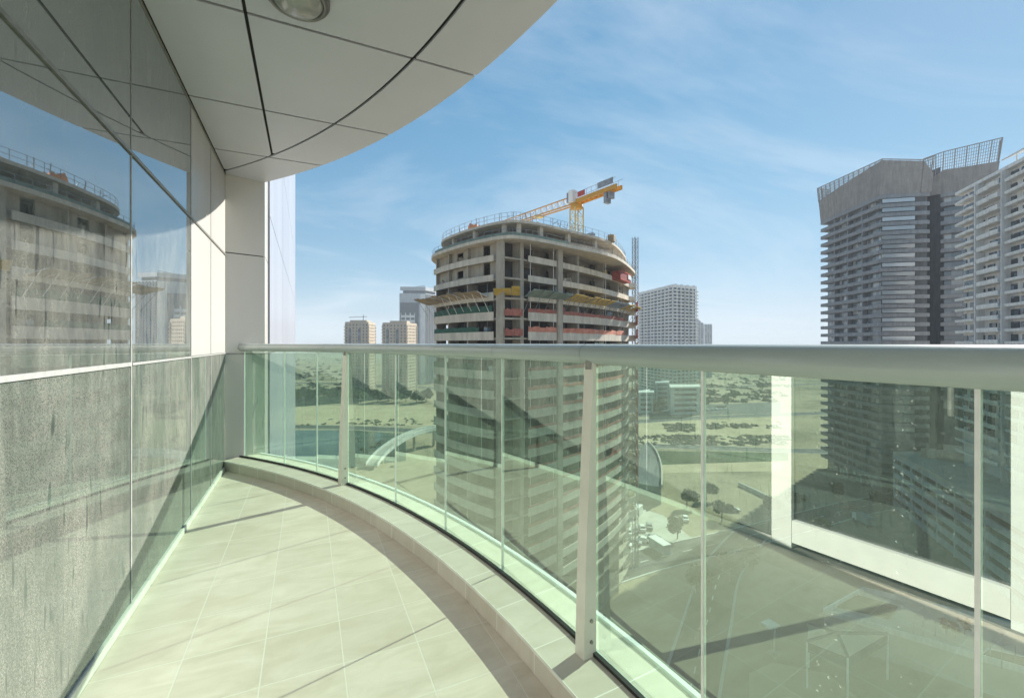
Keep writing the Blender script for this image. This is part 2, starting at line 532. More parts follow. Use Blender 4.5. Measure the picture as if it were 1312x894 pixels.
mb = MB(); mb.strip(offset_open(GC, -.022), .018, KH + .001, KH + .014); mb.build('gasket', M['gasket'], bal)
mb = MB(); mb.tube([(p.x, p.y, 1.2585) for p in GC], .0395, 24); mb.build('handrail', M['aluminium'], bal)
rail = bal.children[-1]
def along(i, f):
    p = GC[i] + (GC[i + 1] - GC[i]) * f; d = (GC[i + 1] - GC[i]).normalized(); return p, d
def nearest(p):
    return min(range(len(GC) - 1), key=lambda i: ((GC[i] + GC[i + 1]) / 2 - p).length)
for a in (37.6, 29.0, 20.9, 15.5, 10.2, 4.4):
    p = Vector((CX + RG * math.cos(R(a)), CY + RG * math.sin(R(a)))); d = Vector((math.sin(R(a)), -math.cos(R(a))))
    mb = MB(); mb.tube([(*(p - d * .0016), 1.2585), (*(p + d * .0016), 1.2585)], .0402, 24); mb.build('seam_ring', M['joint_dark'], rail)
for k in (3, 7, 12):
    p = JP[k]; d = (JP[k + 1] - JP[k - 1]).normalized(); n = Vector((-d.y, d.x))
    mb = MB()
    def sec(depth, wdt, z):
        o0 = p - n * .006
        return [(*(o0 - d * wdt / 2), z), (*(o0 + d * wdt / 2), z), (*(o0 + d * wdt / 2 - n * depth), z), (*(o0 - d * wdt / 2 - n * depth), z)]
    zs = [(KH, .062, .052), (.5, .050, .052), (1.0, .026, .052), (1.226, .014, .052)]
    rings = [[mb.bm.verts.new(q) for q in sec(dp, wd, z)] for z, dp, wd in zs]
    for r0, r1 in zip(rings, rings[1:]):
        for j in range(4): mb.bm.faces.new((r0[j], r0[(j + 1) % 4], r1[(j + 1) % 4], r1[j]))
    mb.bm.faces.new(rings[0][::-1]); mb.bm.faces.new(rings[-1])
    post = mb.build('post', M['post'], bal)
    mb = MB(); mb.beam((*(p - n * .018), 1.20), (*(p - n * .018), 1.236), .016, 10); mb.build('bracket', M['joint_dark'], post)
    for zb_ in (.16, .24):
        for s_ in (-1, 1):
            c_ = p - n * .032 + d * s_ * .026
            mb = MB(); mb.beam((*c_, zb_), (*(c_ + d * s_ * .006), zb_), .007, 8); mb.build('bolt', M['joint_dark'], post)

# glazed wall on the left
wall = empty('curtain_wall', (WALL, 3, 0), 'dusty reflective dark glass curtain wall along the left side of the balcony', 'wall')
TH = .02
def wpanel(v0, v1, z0, z1, mat, name='glass_panel', th=TH):
    mb = MB(); mb.box(WALL - th, v0 + .004, z0 + .004, WALL, v1 - .004, z1 - .004); return mb.build(name, mat, wall)
rows_g = [(.045, 1.195), (1.205, 2.215), (2.225, 3.06)]
cols = [(-2.3, -1.1), (-1.1, .555), (1.66, 2.70), (2.70, 3.905)]
for v0, v1 in cols:
    for k, (z0, z1) in enumerate(rows_g):
        wpanel(v0, v1, z0, z1, M['wall_low'] if k == 0 else M['wall_up'])
for v0, v1 in ((3.905, 4.63), (4.63, 5.38)):
    for k, (z0, z1) in enumerate(rows_g):
        wpanel(v0, v1, z0, z1, M['wall_low'] if k == 0 else M['clad'], 'glass_panel' if k == 0 else 'cladding_panel')
mb = MB(); mb.box(WALL - .05, -2.3, 0, WALL - .025, .555, 3.06); mb.box(WALL - .05, 1.66, 0, WALL - .025, 5.38, 3.06); mb.build('backing', M['black'], wall)
for v, m in ((2.70, 'joint'), (3.905, 'joint'), (4.63, 'joint')):
    mb = MB(); mb.box(WALL - .01, v - .0055, .045, WALL + .003, v + .0055, 2.21); mb.build('vertical_trim', M[m], wall)
    mb = MB(); mb.box(WALL - .01, v - .0045, 2.231, WALL + .002, v + .0045, 3.06); mb.build('vertical_trim', M['joint_dark'], wall)
for v0, v1, hh in ((1.66, 2.694, .009), (2.706, 3.899, .0065), (3.911, 5.375, .006), (-2.3, .555, .013)):
    mb = MB(); mb.box(WALL - .01, v0, 1.20 - hh, WALL + .006, v1, 1.20 + hh); mb.build('transom', M['joint'], wall)
for v0, v1 in ((1.66, 5.375), (-2.3, .555)):
    mb = MB(); mb.box(WALL - .01, v0, 2.213, WALL + .008, v1, 2.229); mb.build('transom', M['joint_dark'], wall)
    mb = MB(); mb.box(WALL - .01, v0, .001, WALL + .012, v1, .04); mb.build('skirting', M['skirt'], wall)
mb = MB(); mb.box(WALL - .01, 1.66, 3.046, WALL + .006, 5.37, 3.058); mb.build('top_trim', M['joint_dark'], wall)

# balcony door beside the camera (seen mirrored in the glass)
door = empty('balcony_door', (WALL, 1.1, 0), 'white framed glazed balcony door seen mirrored in the right hand glass panes', 'door')
DZ0, DZ1 = .10, 2.30
for v0, v1 in ((1.535, 1.655), (.56, .70)):
    mb = MB(); mb.box(WALL - .08, v0, .012, WALL + .015, v1, DZ1); mb.build('door_jamb', M['white_frame'], door)
mb = MB(); mb.box(WALL - .08, .702, .05, WALL + .013, 1.533, .19); mb.build('bottom_rail', M['white_frame'], door)
mb = MB(); mb.box(WALL - .08, .702, DZ1 - .09, WALL + .013, 1.533, DZ1); mb.build('top_rail', M['white_frame'], door)
mb = MB(); mb.box(WALL - .04, .70, .19, WALL - .02, 1.535, DZ1 - .09); mb.build('door_glass', M['dark_glass'], door)
mb = MB(); mb.box(WALL - .1, .56, .001, WALL + .02, 1.658, .011); mb.build('threshold', M['joint_dark'], door)
mb = MB(); mb.box(WALL - .08, .56, DZ1 + .003, WALL, 1.658, 3.06); mb.build('overpanel', M['clad'], door)
mb = MB(); mb.beam((WALL + .05, .80, .95), (WALL + .05, .80, 1.2), .012, 8); mb.beam((WALL + .018, .80, .97), (WALL + .05, .80, .97), .009, 8); mb.beam((WALL + .018, .80, 1.18), (WALL + .05, .80, 1.18), .009, 8)
mb.build('handle', M['joint_dark'], door)

# clad end pier and the rest of our own tower
pier = empty('end_pier', (-.6, 5.45, 0), 'narrow beige clad pier closing the far end of the balcony', 'pier')
def pierp(z0, z1):
    mb = MB(); mb.prism([(WALL + .002, 5.38), (-.424, 5.482), (-.424, 5.9), (-1.1, 5.9), (-1.1, 5.38)], z0, z1); return mb
for z0, z1 in ((.002, 1.185), (1.197, 2.243), (2.253, 3.20)):
    pierp(z0, z1).build('cladding_panel', M['clad'], pier)
mb = MB(); mb.prism([(WALL, 5.40), (-.44, 5.50), (-.44, 5.88), (-1.08, 5.88), (-1.08, 5.40)], -.6, 3.3); mb.build('backing', M['black'], pier)
mb = MB(); mb.prism([(WALL + .002, 5.377), (-.42, 5.4785), (-.42, 5.4855), (WALL + .002, 5.384)], 1.184, 1.199); mb.build('panel_trim', M['joint_dark'], pier)

tower0 = empty('residential_tower', (-6, 12, -55), 'pale clad wing of our own tower just past the beige pier', 'tower')
mb = MB(); mb.prism([(-.43, 5.91), (-.43, 17.9), (-14, 24), (-14, 5.91)], -55, 62); mb.build('wing_wall', M['black'], tower0)
for k in range(-6, 10):
    z0 = 1.19 + k * 1.62
    for v0, v1 in ((5.93, 8.9), (8.92, 11.9), (11.92, 14.9), (14.92, 17.9)):
        if k < -4 and v0 > 9: continue
        mb = MB(); mb.box(-.424, v0, z0 + .008, -.405, v1, z0 + 1.612); mb.build('facade_panel', M['clad3'], tower0)
mb = MB(); mb.box(-14, -14, -55, -.97, 5.3, -.64); mb.box(-14, -14, -.63, -.97, 5.3, 62); mb.build('body', M['clad2'], tower0)

# soffit of the balcony above
SX, SY, SR, SZ = -5.953, .872, 7.195, 3.06
sof = empty('soffit', (-.2, 3, SZ), 'curved greige panelled soffit with black joints over the balcony', 'soffit')
edge = lambda v: SX + math.sqrt(max(0, SR ** 2 - (v - SY) ** 2))
arc = lambda v: CX + math.sqrt(max(0, 6.735 ** 2 - (v - CY) ** 2))
vb = [-2.4, -1.4, -.42, .56, 1.63, 2.71, 3.785, 4.72, 5.60]
def sof_panel(v0, v1, lf, rf):
    n = 26; L, Rr = [], []
    for k in range(n + 1):
        v = v0 + (v1 - v0) * k / n
        a, b = lf(v), rf(v)
        if b - a > .004: L.append((a, v)); Rr.append((b, v))
    if len(L) < 2: return
    mb = MB(); mb.prism(L + Rr[::-1], SZ, SZ + .012); mb.build('soffit_panel', M['soffit'], sof)
for v0, v1 in zip(vb, vb[1:]):
    a, b = v0 + .0105, min(v1 - .0105, 5.6)
    sof_panel(a, b, lambda v: WALL + .012, lambda v: min(-.30 - .009, arc(v) - .011))
    sof_panel(a, b, lambda v: -.30 + .009, lambda v: arc(v) - .011)
    sof_panel(a, b, lambda v: max(WALL + .012, arc(v) + .011), lambda v: edge(v))
mb = MB()
vs = [-2.4 + 7.95 * k / 60 for k in range(61)]
mb.prism([(WALL - .1, -2.4)] + [(edge(v) - .012, v) for v in vs] + [(WALL - .1, 5.55)], SZ + .013, SZ + .30)
mb.build('backing', M['black'], sof)
mb = MB()
mb.strip([(edge(v) - .004, v) for v in vs], .02, SZ + .013, SZ + .45)
mb.build('fascia', M['clad2'], sof)

lamp = empty('ceiling_light', (-.045, 2.42, SZ), 'round ceiling light with a dark metal ring on the soffit', 'ceiling light')
mb = MB(); mb.lathe([(.150, -.001), (.150, -.05), (.138, -.064), (.118, -.064), (.118, -.03), (0, -.03)], lamp.location, 40); mb.build('metal_ring', M['lamp_ring'], lamp)
mb = MB(); mb.lathe([(.117, -.035), (.117, -.060), (.10, -.080), (.06, -.095), (0, -.100)], lamp.location, 40); mb.build('lens', M['lamp_lens'], lamp)

# ------------------------------------------------------------------ ground far below
GZ = -55.0
def gpt(px, py, z=GZ):
    """where the ray through a photo point meets the ground"""
    zc = F * (EYE - z) / (py - 440); return W((px - 656) / F * zc, zc)
def mat_ground():
    t = NT('sandy_ground')
    v = t.coord('World')
    a = t.ramp(t.noise(v, .010, 8, .62), [(.32, (.31, .26, .175)), (.68, (.48, .405, .28))])
    b = t.ramp(t.noise(t.coord('World', loc=(310, 20, 0)), .016, 9, .68, .4), [(.50, (0,) * 3), (.60, (1,) * 3)])
    c = t.mix(t.math('MULTIPLY', b, .6), a, (.115, .12, .070))
    d = t.ramp(t.noise(v, .35, 5, .7), [(.35, (.8,) * 3), (.7, (1,) * 3)])
    m = t.n('ShaderNodeMix', data_type='RGBA', blend_type='MULTIPLY'); m.inputs['Factor'].default_value = 1
    t.l(c, m.inputs['A']); t.l(d, m.inputs['B'])
    return t.done(t.pbr(m.outputs['Result'], .95, 0, None, .1))
M['ground'] = mat_ground()
M['sand'] = mat_var('pale_sand', (.40, .33, .22), (.54, .45, .31), .08, .95, spec=.1)
M['asphalt'] = mat_var('asphalt', (.045, .046, .048), (.075, .075, .076), .12, .85)
M['lawn'] = mat_var('irrigated_lawn', (.035, .060, .028), (.065, .095, .042), .10, .95, spec=.1)
M['water'] = mat_var('canal_water', (.020, .055, .055), (.03, .07, .068), .05, .12, spec=.5)
M['paving'] = mat_var('pale_paving', (.42, .40, .35), (.55, .53, .47), .3, .8)
M['kerbstone'] = mat_var('kerb_stone', (.45, .44, .41), (.58, .57, .53), .4, .8)
M['scrub'] = mat_leaf('desert_scrub', (.045, .060, .032), (.085, .095, .05))
M['leaf'] = mat_leaf('tree_leaf', (.030, .060, .022), (.085, .115, .045))
M['bark'] = mat_var('bark', (.12, .09, .06), (.2, .15, .1), 5, .9)
M['line'] = mat_var('road_line', (.6, .6, .58), (.75, .75, .72), 2, .8)

mb = MB(); n = 64
mb.face([(4000 * math.cos(2 * math.pi * k / n), 4000 * math.sin(2 * math.pi * k / n), GZ) for k in range(n)])
tag(mb.build('ground', M['ground']), kind='structure')
def sheet(name, pts, mat, lift, z=GZ):
    mb = MB(); mb.face([(*p, z + lift) for p in pts]); o = mb.build(name, mat)
    bmx = bmesh.new(); bmx.from_mesh(o.data)
    for f in bmx.faces:
        if f.normal.z < 0: f.normal_flip()
    bmx.to_mesh(o.data); bmx.free()
    return tag(o, kind='structure')
def ribbon(name, pts, wd, mat, lift, kerb=True, lines=True):
    P = smooth_open(pts)
    L, Rr = offset_open(P, wd / 2), offset_open(P, -wd / 2)
    mb = MB()
    for i in range(len(P) - 1):
        mb.face([(*Rr[i], GZ + lift), (*Rr[i + 1], GZ + lift), (*L[i + 1], GZ + lift), (*L[i], GZ + lift)])
    tag(mb.build(name, mat), kind='structure')
    if kerb:
        mb = MB()
        for q in (offset_open(P, wd / 2 + .5), offset_open(P, -wd / 2)):
            mb.strip(q, -.5, GZ + .001, GZ + .14)
        tag(mb.build('road_kerb', M['kerbstone']), kind='structure')
    if lines:
        mb = MB()
        for i in range(0, len(P) - 1, 2):
            a, b = P[i], P[i + 1]; e = (b - a).normalized(); q = Vector((-e.y, e.x)) * .12
            b = a + (b - a) * .8
            mb.face([(*(a - q), GZ + lift + .006), (*(b - q), GZ + lift + .006), (*(b + q), GZ + lift + .006), (*(a + q), GZ + lift + .006)])
        tag(mb.build('road_marking', M['line']), kind='structure')
def smooth_open(P, n=10):
    P = [Vector(p) for p in P]; out = []
    for i in range(len(P) - 1):
        p0, p1, p2, p3 = P[max(i - 1, 0)], P[i], P[i + 1], P[min(i + 2, len(P) - 1)]
        for k in range(n):
            t = k / n
            out.append(.5 * ((2 * p1) + (p2 - p0) * t + (2 * p0 - 5 * p1 + 4 * p2 - p3) * t * t + (3 * p1 - p0 - 3 * p2 + p3) * t ** 3))
    return out + [P[-1]]

# roads, sand lots, canal
ribbon('road', [gpt(250, 492), gpt(420, 491), gpt(640, 500), gpt(830, 498), gpt(1100, 490)], 16, M['asphalt'], .012, False, False)
ribbon('road', [gpt(250, 547), gpt(420, 547), gpt(560, 552), gpt(700, 548), gpt(815, 540), gpt(900, 535), gpt(1000, 531), gpt(1200, 524)], 12, M['asphalt'], .012, True, False)
ribbon('road', [gpt(560, 600), gpt(700, 582), gpt(820, 572), gpt(900, 573), gpt(1000, 577), gpt(1180, 580)], 9, M['asphalt'], .012, True, True)
ribbon('road', [gpt(700, 760), gpt(820, 720), gpt(960, 686), gpt(1090, 652), gpt(1150, 640), gpt(1230, 618)], 10, M['asphalt'], .012, True, True)
ribbon('road', [gpt(880, 900), gpt(905, 800), gpt(925, 730), gpt(960, 686)], 8, M['asphalt'], .024, True, True)
sheet('sand_lot', [gpt(*p) for p in ((818, 541), (1010, 534), (1015, 566), (960, 571), (818, 568))], M['sand'], .006)
sheet('sand_lot', [gpt(*p) for p in ((826, 590), (1010, 584), (1000, 603), (830, 606))], M['sand'], .006)
sheet('sand_lot', [gpt(*p) for p in ((300, 521), (560, 518), (640, 530), (640, 545), (300, 545))], M['sand'], .006)
sheet('sand_lot', [gpt(*p) for p in ((960, 862), (990, 848), (1060, 862), (1100, 894), (1100, 930), (960, 930))], M['sand'], .03)
sheet('lawn', [gpt(*p) for p in ((640, 577), (820, 577), (1010, 580), (1010, 590), (826, 596), (640, 604))], M['lawn'], .008)
sheet('canal', [gpt(*p) for p in ((240, 551), (455, 551), (520, 556), (520, 590), (440, 600), (240, 604))], M['water'], .008)
sheet('car_park', [gpt(*p) for p in ((818, 521), (1000, 515), (1000, 529), (818, 534))], M['asphalt'], .008)
sheet('paved_yard', [gpt(*p) for p in ((560, 620), (700, 612), (850, 660), (900, 700), (760, 740), (560, 760))], M['paving'], .005)

# scrub: ground cover that reads as one mass
mb = MB()
def tuft(x, y, s):
    for k in range(5):
        a = rnd.uniform(0, 6.28); r = s * rnd.uniform(.2, 1); hx, hy = x + r * math.cos(a), y + r * math.sin(a)
        b = rnd.uniform(0, 3.14); hh = s * rnd.uniform(.3, .7); d = s * .6
        mb.face([(hx - d * math.cos(b), hy - d * math.sin(b), GZ + .01), (hx + d * math.cos(b), hy + d * math.sin(b), GZ + .01), (hx + d * .5 * math.cos(b + .6), hy + d * .5 * math.sin(b + .6), GZ + hh)])
        mb.face([(hx - d, hy - d * .4, GZ + hh * .6), (hx + d * .3, hy - d, GZ + hh * .7), (hx + d * .6, hy + d, GZ + hh * .5)])
def scatter(poly_px, num, s):
    xs = [p[0] for p in poly_px]; ys = [p[1] for p in poly_px]
    for _ in range(num):
        px = rnd.uniform(min(xs), max(xs)); py = rnd.uniform(min(ys), max(ys))
        x, y = gpt(px, py)
        if noise.noise(Vector((x * .03, y * .03, 1.7))) + .15 > rnd.uniform(-.3, .5): tuft(x, y, s * rnd.uniform(.6, 1.5))
scatter([(818, 558), (1010, 570)], 420, 1.5)
scatter([(905, 541), (1000, 549)], 260, 1.7)
scatter([(850, 543), (890, 553)], 90, 1.6)
scatter([(890, 445), (1010, 515)], 500, 4.0)
scatter([(300, 446), (440, 500)], 420, 4.5)
scatter([(300, 536), (640, 545)], 160, 1.4)
scatter([(440, 560), (640, 600)], 120, 1.4)
tag(mb.build('desert_scrub', M['scrub']), 'dark low desert scrub growing over the sand lots and far plain', 'scrub', kind='stuff')

# trees
def crown(mb, c, r, h, num, leaf, seed):
    q = random.Random(seed); cl = []
    for _ in range(9):
        a = q.uniform(0, 6.28); rr = r * q.uniform(.1, .75)
        cl.append((c[0] + rr * math.cos(a), c[1] + rr * math.sin(a), c[2] + h * q.uniform(-.35, .4), r * q.uniform(.3, .55)))
    for _ in range(num):
        x, y, z, s = q.choice(cl)
        d = Vector((q.gauss(0, 1), q.gauss(0, 1), q.gauss(0, .8))).normalized() * s * q.uniform(.5, 1.05)
        p = Vector((x, y, z)) + d
        u = Vector((q.gauss(0, 1), q.gauss(0, 1), q.gauss(0, 1))).normalized(); t = u.cross(Vector((q.gauss(0, 1), q.gauss(0, 1), q.gauss(0, 1)))).normalized()
        k = leaf * q.uniform(.6, 1.4)
        mb.face([p - u * k, p + t * k * .6, p + u * k, p - t * k * .6])
def make_tree(loc, r, h, num, leaf, seed, label, group):
    o = empty('tree', loc, label, 'tree', group)
    mb = MB(); top = Vector(loc) + Vector((0, 0, h * .55))
    mb.beam(loc, top, .03 * h, 7, .016 * h)
    for k in range(4):
        a = k * 1.6 + seed
        mb.beam(top - Vector((0, 0, h * .12 * (k % 2))), top + Vector((math.cos(a) * r * .6, math.sin(a) * r * .6, h * .22)), .012 * h, 5, .005 * h)
    mb.build('trunk', M['bark'], o)
    mb = MB(); crown(mb, (loc[0], loc[1], loc[2] + h * .68), r, h * .55, num, leaf, seed); mb.build('crown', M['leaf'], o)
    return o
t1 = make_tree((*gpt(822, 528), GZ), 5, 9, 700, .9, 3, 'dark green street tree among parked cars before the low white offices', 'street trees before the low offices')
for i, (px, py) in enumerate(((829, 526), (836, 528), (846, 525), (826, 522), (903, 523), (930, 520), (975, 500), (940, 512))):
    copy_tree(t1, (*gpt(px, py), GZ), i * 1.1)
t2 = make_tree((*gpt(452, 514), GZ), 7, 12, 700, 1.3, 8, 'dark green tree in the belt below the two beige towers', 'tree belt below the beige towers')
for i, (px, py) in enumerate(((462, 516), (472, 513), (484, 516), (497, 514), (508, 516), (520, 515), (534, 517), (546, 515), (388, 512), (398, 515), (410, 511), (424, 514), (434, 512), (380, 516))):
    copy_tree(t2, (*gpt(px, py), GZ), i * 1.7)

t3 = make_tree((*gpt(905, 640), GZ), 3.2, 6, 1700, .34, 15, 'green roadside tree on the open ground past the lawn', 'roadside trees on the open ground')
for i, (px, py) in enumerate(((880, 650), (925, 668), (868, 690), (985, 660), (1020, 655), (1075, 640), (890, 760), (935, 745), (965, 730), (1045, 690), (1130, 655), (700, 640), (660, 650))):
    copy_tree(t3, (*gpt(px, py), GZ), i * 2.1)

# ------------------------------------------------------------------ haze
t = NT('pale_air'); pv = t.n('ShaderNodeVolumePrincipled')
pv.inputs['Color'].default_value = (.80, .89, .98, 1); pv.inputs['Density'].default_value = .00032; pv.inputs['Anisotropy'].default_value = 0
t.l(pv.outputs[0], t.out.inputs['Volume'])
M['haze'] = t.m
mb = MB(); mb.box(-4100, -4100, -56.2, 4100, 4100, 112)
tag(mb.build('haze', M['haze']), kind='stuff')

# ------------------------------------------------------------------ materials of the far buildings
def mat_concrete(name, c1, c2):
    t = NT(name)
    v = t.coord('World')
    a = t.noise(v, .45, 7, .65)
    st = t.ramp(t.noise(t.coord('World', scale=(1, 1, .12)), 1.1, 6, .7), [(.38, (.72,) * 3), (.62, (1,) * 3)])
    col = t.ramp(a, [(.3, c1), (.7, c2)])
    m = t.n('ShaderNodeMix', data_type='RGBA', blend_type='MULTIPLY'); m.inputs['Factor'].default_value = .8
    t.l(col, m.inputs['A']); t.l(st, m.inputs['B'])
    return t.done(t.pbr(m.outputs['Result'], .9, 0, None, .2))
M['conc'] = mat_concrete('raw_concrete', (.37, .335, .28), (.50, .455, .385))
M['conc_dark'] = mat_concrete('dusty_block_wall', (.19, .17, .15), (.27, .25, .22))
M['parapet'] = mat_concrete('plastered_parapet', (.57, .52, .44), (.69, .635, .545))
M['gloomy'] = mat_concrete('shade_darkened_inner_wall', (.065, .06, .055), (.115, .105, .095))  # colour darkened to stand for shade deep inside the open floors
M['interior'] = mat_var('unlit_opening', (.035, .032, .03), (.07, .065, .06), .6, .9)  # near-black colour stands in for the shade inside openings and recesses
M['net_green'] = mat_var('green_safety_net', (.02, .075, .055), (.05, .13, .095), 1.5, .9)
M['net_salmon'] = mat_var('salmon_safety_net', (.45, .16, .11), (.62, .28, .20), .9, .9)
M['net_red'] = mat_var('faded_red_net', (.30, .10, .08), (.42, .17, .13), 1.1, .9)
M['ply_yellow'] = mat_var('yellow_formwork_ply', (.42, .30, .06), (.60, .45, .12), .6, .8)
M['ply_green'] = mat_var('green_tarpaulin', (.13, .20, .17), (.24, .31, .27), .7, .8)
M['ply_brown'] = mat_var('weathered_ply', (.20, .16, .11), (.36, .29, .20), .5, .9)
M['ply_blue'] = mat_var('blue_grey_tarpaulin', (.16, .22, .27), (.27, .33, .37), .6, .8)
M['steel'] = mat_var('galvanised_steel', (.22, .23, .25), (.36, .37, .39), 1.5, .5, .4)
M['crane'] = mat_var('amber_crane_paint', (.50, .25, .03), (.62, .34, .06), .8, .5)
M['crane_mast'] = mat_var('weathered_crane_paint', (.55, .42, .16), (.66, .55, .28), .8, .6)
M['white_paint'] = mat_var('white_paint', (.72, .72, .70), (.82, .82, .80), .5, .5)
M['red_paint'] = mat_var('red_paint', (.42, .05, .04), (.55, .09, .06), .6, .5)
M['dark_red'] = mat_var('dark_red_skip', (.20, .04, .04), (.30, .07, .06), .8, .6)
M['orange_tarp'] = mat_var('orange_tarpaulin', (.75, .22, .08), (.85, .35, .15), .8, .7)
M['beige_wall'] = mat_concrete('beige_render', (.42, .36, .28), (.50, .43, .34))
M['grey_tower'] = mat_concrete('blue_grey_panel', (.44, .47, .50), (.52, .55, .58))
M['dark_panel'] = mat_concrete('charcoal_panel', (.13, .14, .15), (.18, .19, .20))
M['slate'] = mat_concrete('slate_grey_panel', (.25, .26, .28), (.31, .32, .34))
M['taupe'] = mat_concrete('taupe_screen_panel', (.27, .25, .24), (.33, .31, .295))
M['white_wall'] = mat_concrete('white_render', (.70, .70, .69), (.80, .80, .78))
def mat_glazing(name, c, sheen=.35):
    t = NT(name)
    b = t.n('ShaderNodeTexBrick'); b.offset = 0
    g = t.n('ShaderNodeNewGeometry'); sp = t.n('ShaderNodeSeparateXYZ'); t.l(g.outputs['Position'], sp.inputs[0])
    u = t.math('ADD', t.math('MULTIPLY', sp.outputs[0], .7), t.math('MULTIPLY', sp.outputs[1], .7))
    cb = t.n('ShaderNodeCombineXYZ'); t.l(t.math('FLOOR', t.math('DIVIDE', u, 1.4)), cb.inputs[0]); t.l(t.math('FLOOR', t.math('DIVIDE', sp.outputs[2], 3.3)), cb.inputs[1])
    wn_ = t.n('ShaderNodeTexWhiteNoise'); wn_.noise_dimensions = '2D'; t.l(cb.outputs[0], wn_.inputs['Vector'])
    col = t.ramp(wn_.outputs['Value'], [(.2, c), (.75, tuple(x * 1.8 for x in c)), (1, tuple(min(.6, x * 5) for x in c))])
    return t.done(t.pbr(col, .12, 0, None, sheen * 2))
M['glazing'] = mat_glazing('tinted_glazing', (.035, .045, .055))
M['pale_glazing'] = mat_glazing('pale_painted_sky_glazing', (.25, .28, .305), .6)  # pale base colour paints in the sky mirrored by the front glass
M['glazing_light'] = mat_glazing('painted_sky_glazing', (.13, .15, .165), .6)  # base colour lightened to stand in for reflected sky

def seg_at(p, q, px):
    """point where the sight line at photo column px crosses segment p-q (camera coordinates)"""
    k = (px - 656) / F
    t = (p[0] - k * p[1]) / (k * (q[1] - p[1]) - (q[0] - p[0]))
    return (p[0] + (q[0] - p[0]) * t, p[1] + (q[1] - p[1]) * t)
def lerp2(a, b, t): return (a[0] + (b[0] - a[0]) * t, a[1] + (b[1] - a[1]) * t)
def lattice(mb, a, b, wd, bay, chord=.06, brace=.04):
    """square lattice mast from a to b"""
    a, b = Vector(a), Vector(b); d = (b - a); L = d.length; d.normalize()
    up = Vector((0, 0, 1)) if abs(d.z) < .9 else Vector((1, 0, 0))
    s = d.cross(up).normalized() * wd / 2; t = s.cross(d).normalized() * wd / 2
    cn = [s + t, s - t, -s - t, -s + t]
    for c in cn: mb.beam(a + c, b + c, chord)
    n = max(1, int(L / bay))
    for k in range(n):
        p, q = a + d * (L * k / n), a + d * (L * (k + 1) / n)
        for j in range(4):
            c1, c2 = cn[j], cn[(j + 1) % 4]
            mb.beam(p + c1, p + c2, brace, 3)
            mb.beam(p + (c1 if k % 2 else c2), q + (c2 if k % 2 else c1), brace, 3)

# ------------------------------------------------------------------ the unfinished tower
C1, C2, C3, RE, Lp = (-2.43, 71.5), (-1.25, 70.0), (1.67, 72.0), (29.3, 108.0), (-15.3, 86.5)
def WB(xc, zc):
    """W() with the two long facades of the unfinished tower bowed outwards"""
    ox = oz = 0
    for a, b, B in ((C3, RE, 2.3), (Lp, C1, 1.0)):
        ex, ez = b[0] - a[0], b[1] - a[1]; L = math.hypot(ex, ez); ex, ez = ex / L, ez / L
        px, pz = xc - a[0], zc - a[1]; t = (px * ex + pz * ez) / L
        nx, nz = ez, -ex
        d = -(px * nx + pz * nz)
        if 0 < t < 1 and d < 16:
            k = B * 4 * t * (1 - t) * (1 if d < 4 else 1 - (d - 4) / 12)
            ox += nx * k; oz += nz * k
    return W(xc + ox, zc + oz)
UT = empty('unfinished_tower', (*W(4, 92), GZ), 'unfinished concrete tower with curved open floors, catch platforms and safety nets', 'tower')
Lp, C1, C2, C3, RE = (-15.3, 86.5), (-2.43, 71.5), (-1.25, 70.0), (1.67, 72.0), (29.3, 108.0)
BK = [(27.8, 115), (15, 117), (2, 116), (-12, 103)]
typ = [WB(*p) for p in [Lp] + [lerp2(Lp, C1, f) for f in (.25, .5, .75)] + [C1, C2, C3] + [lerp2(C3, RE, f) for f in (.125, .25, .375, .5, .625, .75, .875)] + [RE] + BK]
core = offset_closed(typ, -2.7)
def at_right(px): return seg_at(C3, RE, px)
STO, Z0 = 3.25, EYE + 17.2
rimg = [WB(*p) for p in [(-16.2, 88), (-9.6, 78.2), (-2.2, 70.0), (2.4, 70.2), (9, 77.0), (18, 86.5), (26.7, 101), (30.2, 109)] + [(27, 116), (15, 117), (2, 116), (-12, 104)]]
big = smooth_closed(rimg, 6)
roofp = offset_closed(smooth_closed([WB(*p) for p in [(-14.3, 88.5), (-9.0, 80), (-1.8, 71.9), (3.0, 72.3), (9.5, 79), (17.5, 87.5), (24.5, 100.5), (27.4, 108)] + [(24, 113), (15, 115), (2, 114), (-11, 103)]], 6), 0)
def part(mb, name, mat, par=UT, **k): return mb.build(name, mat, par, **k)
# roof and the open top floor
ZR = EYE + 20.15
part(MB().prism(roofp, ZR - .42, ZR), 'roof_slab', M['parapet'])
rim = offset_closed(roofp, -.25)
part(MB().prism(big, Z0 - .55, Z0), 'floor_slab', M['parapet'])
nR = len(roofp)
order = offset_closed(roofp, -1.1)
for k in range(0, nR, 4):
    p = order[k]; e = (order[(k + 1) % nR] - order[k - 1]).normalized()
    mb = MB(); mb.bar(p - e * .35, p + e * .35, .7, Z0, ZR - .42); part(mb, 'column', M['parapet'])
part(MB().prism(offset_closed(roofp, -7.5), Z0, ZR - .421), 'core_wall', M['gloomy'])
def guard(poly, z, name, h=1.1, step=1, r=.035):
    mb = MB(); n = len(poly)
    for k in range(0, n, step):
        a, b = poly[k], poly[(k + step) % n]
        mb.beam((*a, z), (*a, z + h), r)
        for f in (.5, 1): mb.beam((*a, z + h * f), (*b, z + h * f), r * .8)
    return part(mb, name, M['steel'])
guard(offset_closed(roofp, -.2), ZR, 'roof_guardrail', 1.3, 1)
guard(offset_closed(big, -.25), Z0, 'floor_guardrail', 1.1, 1)
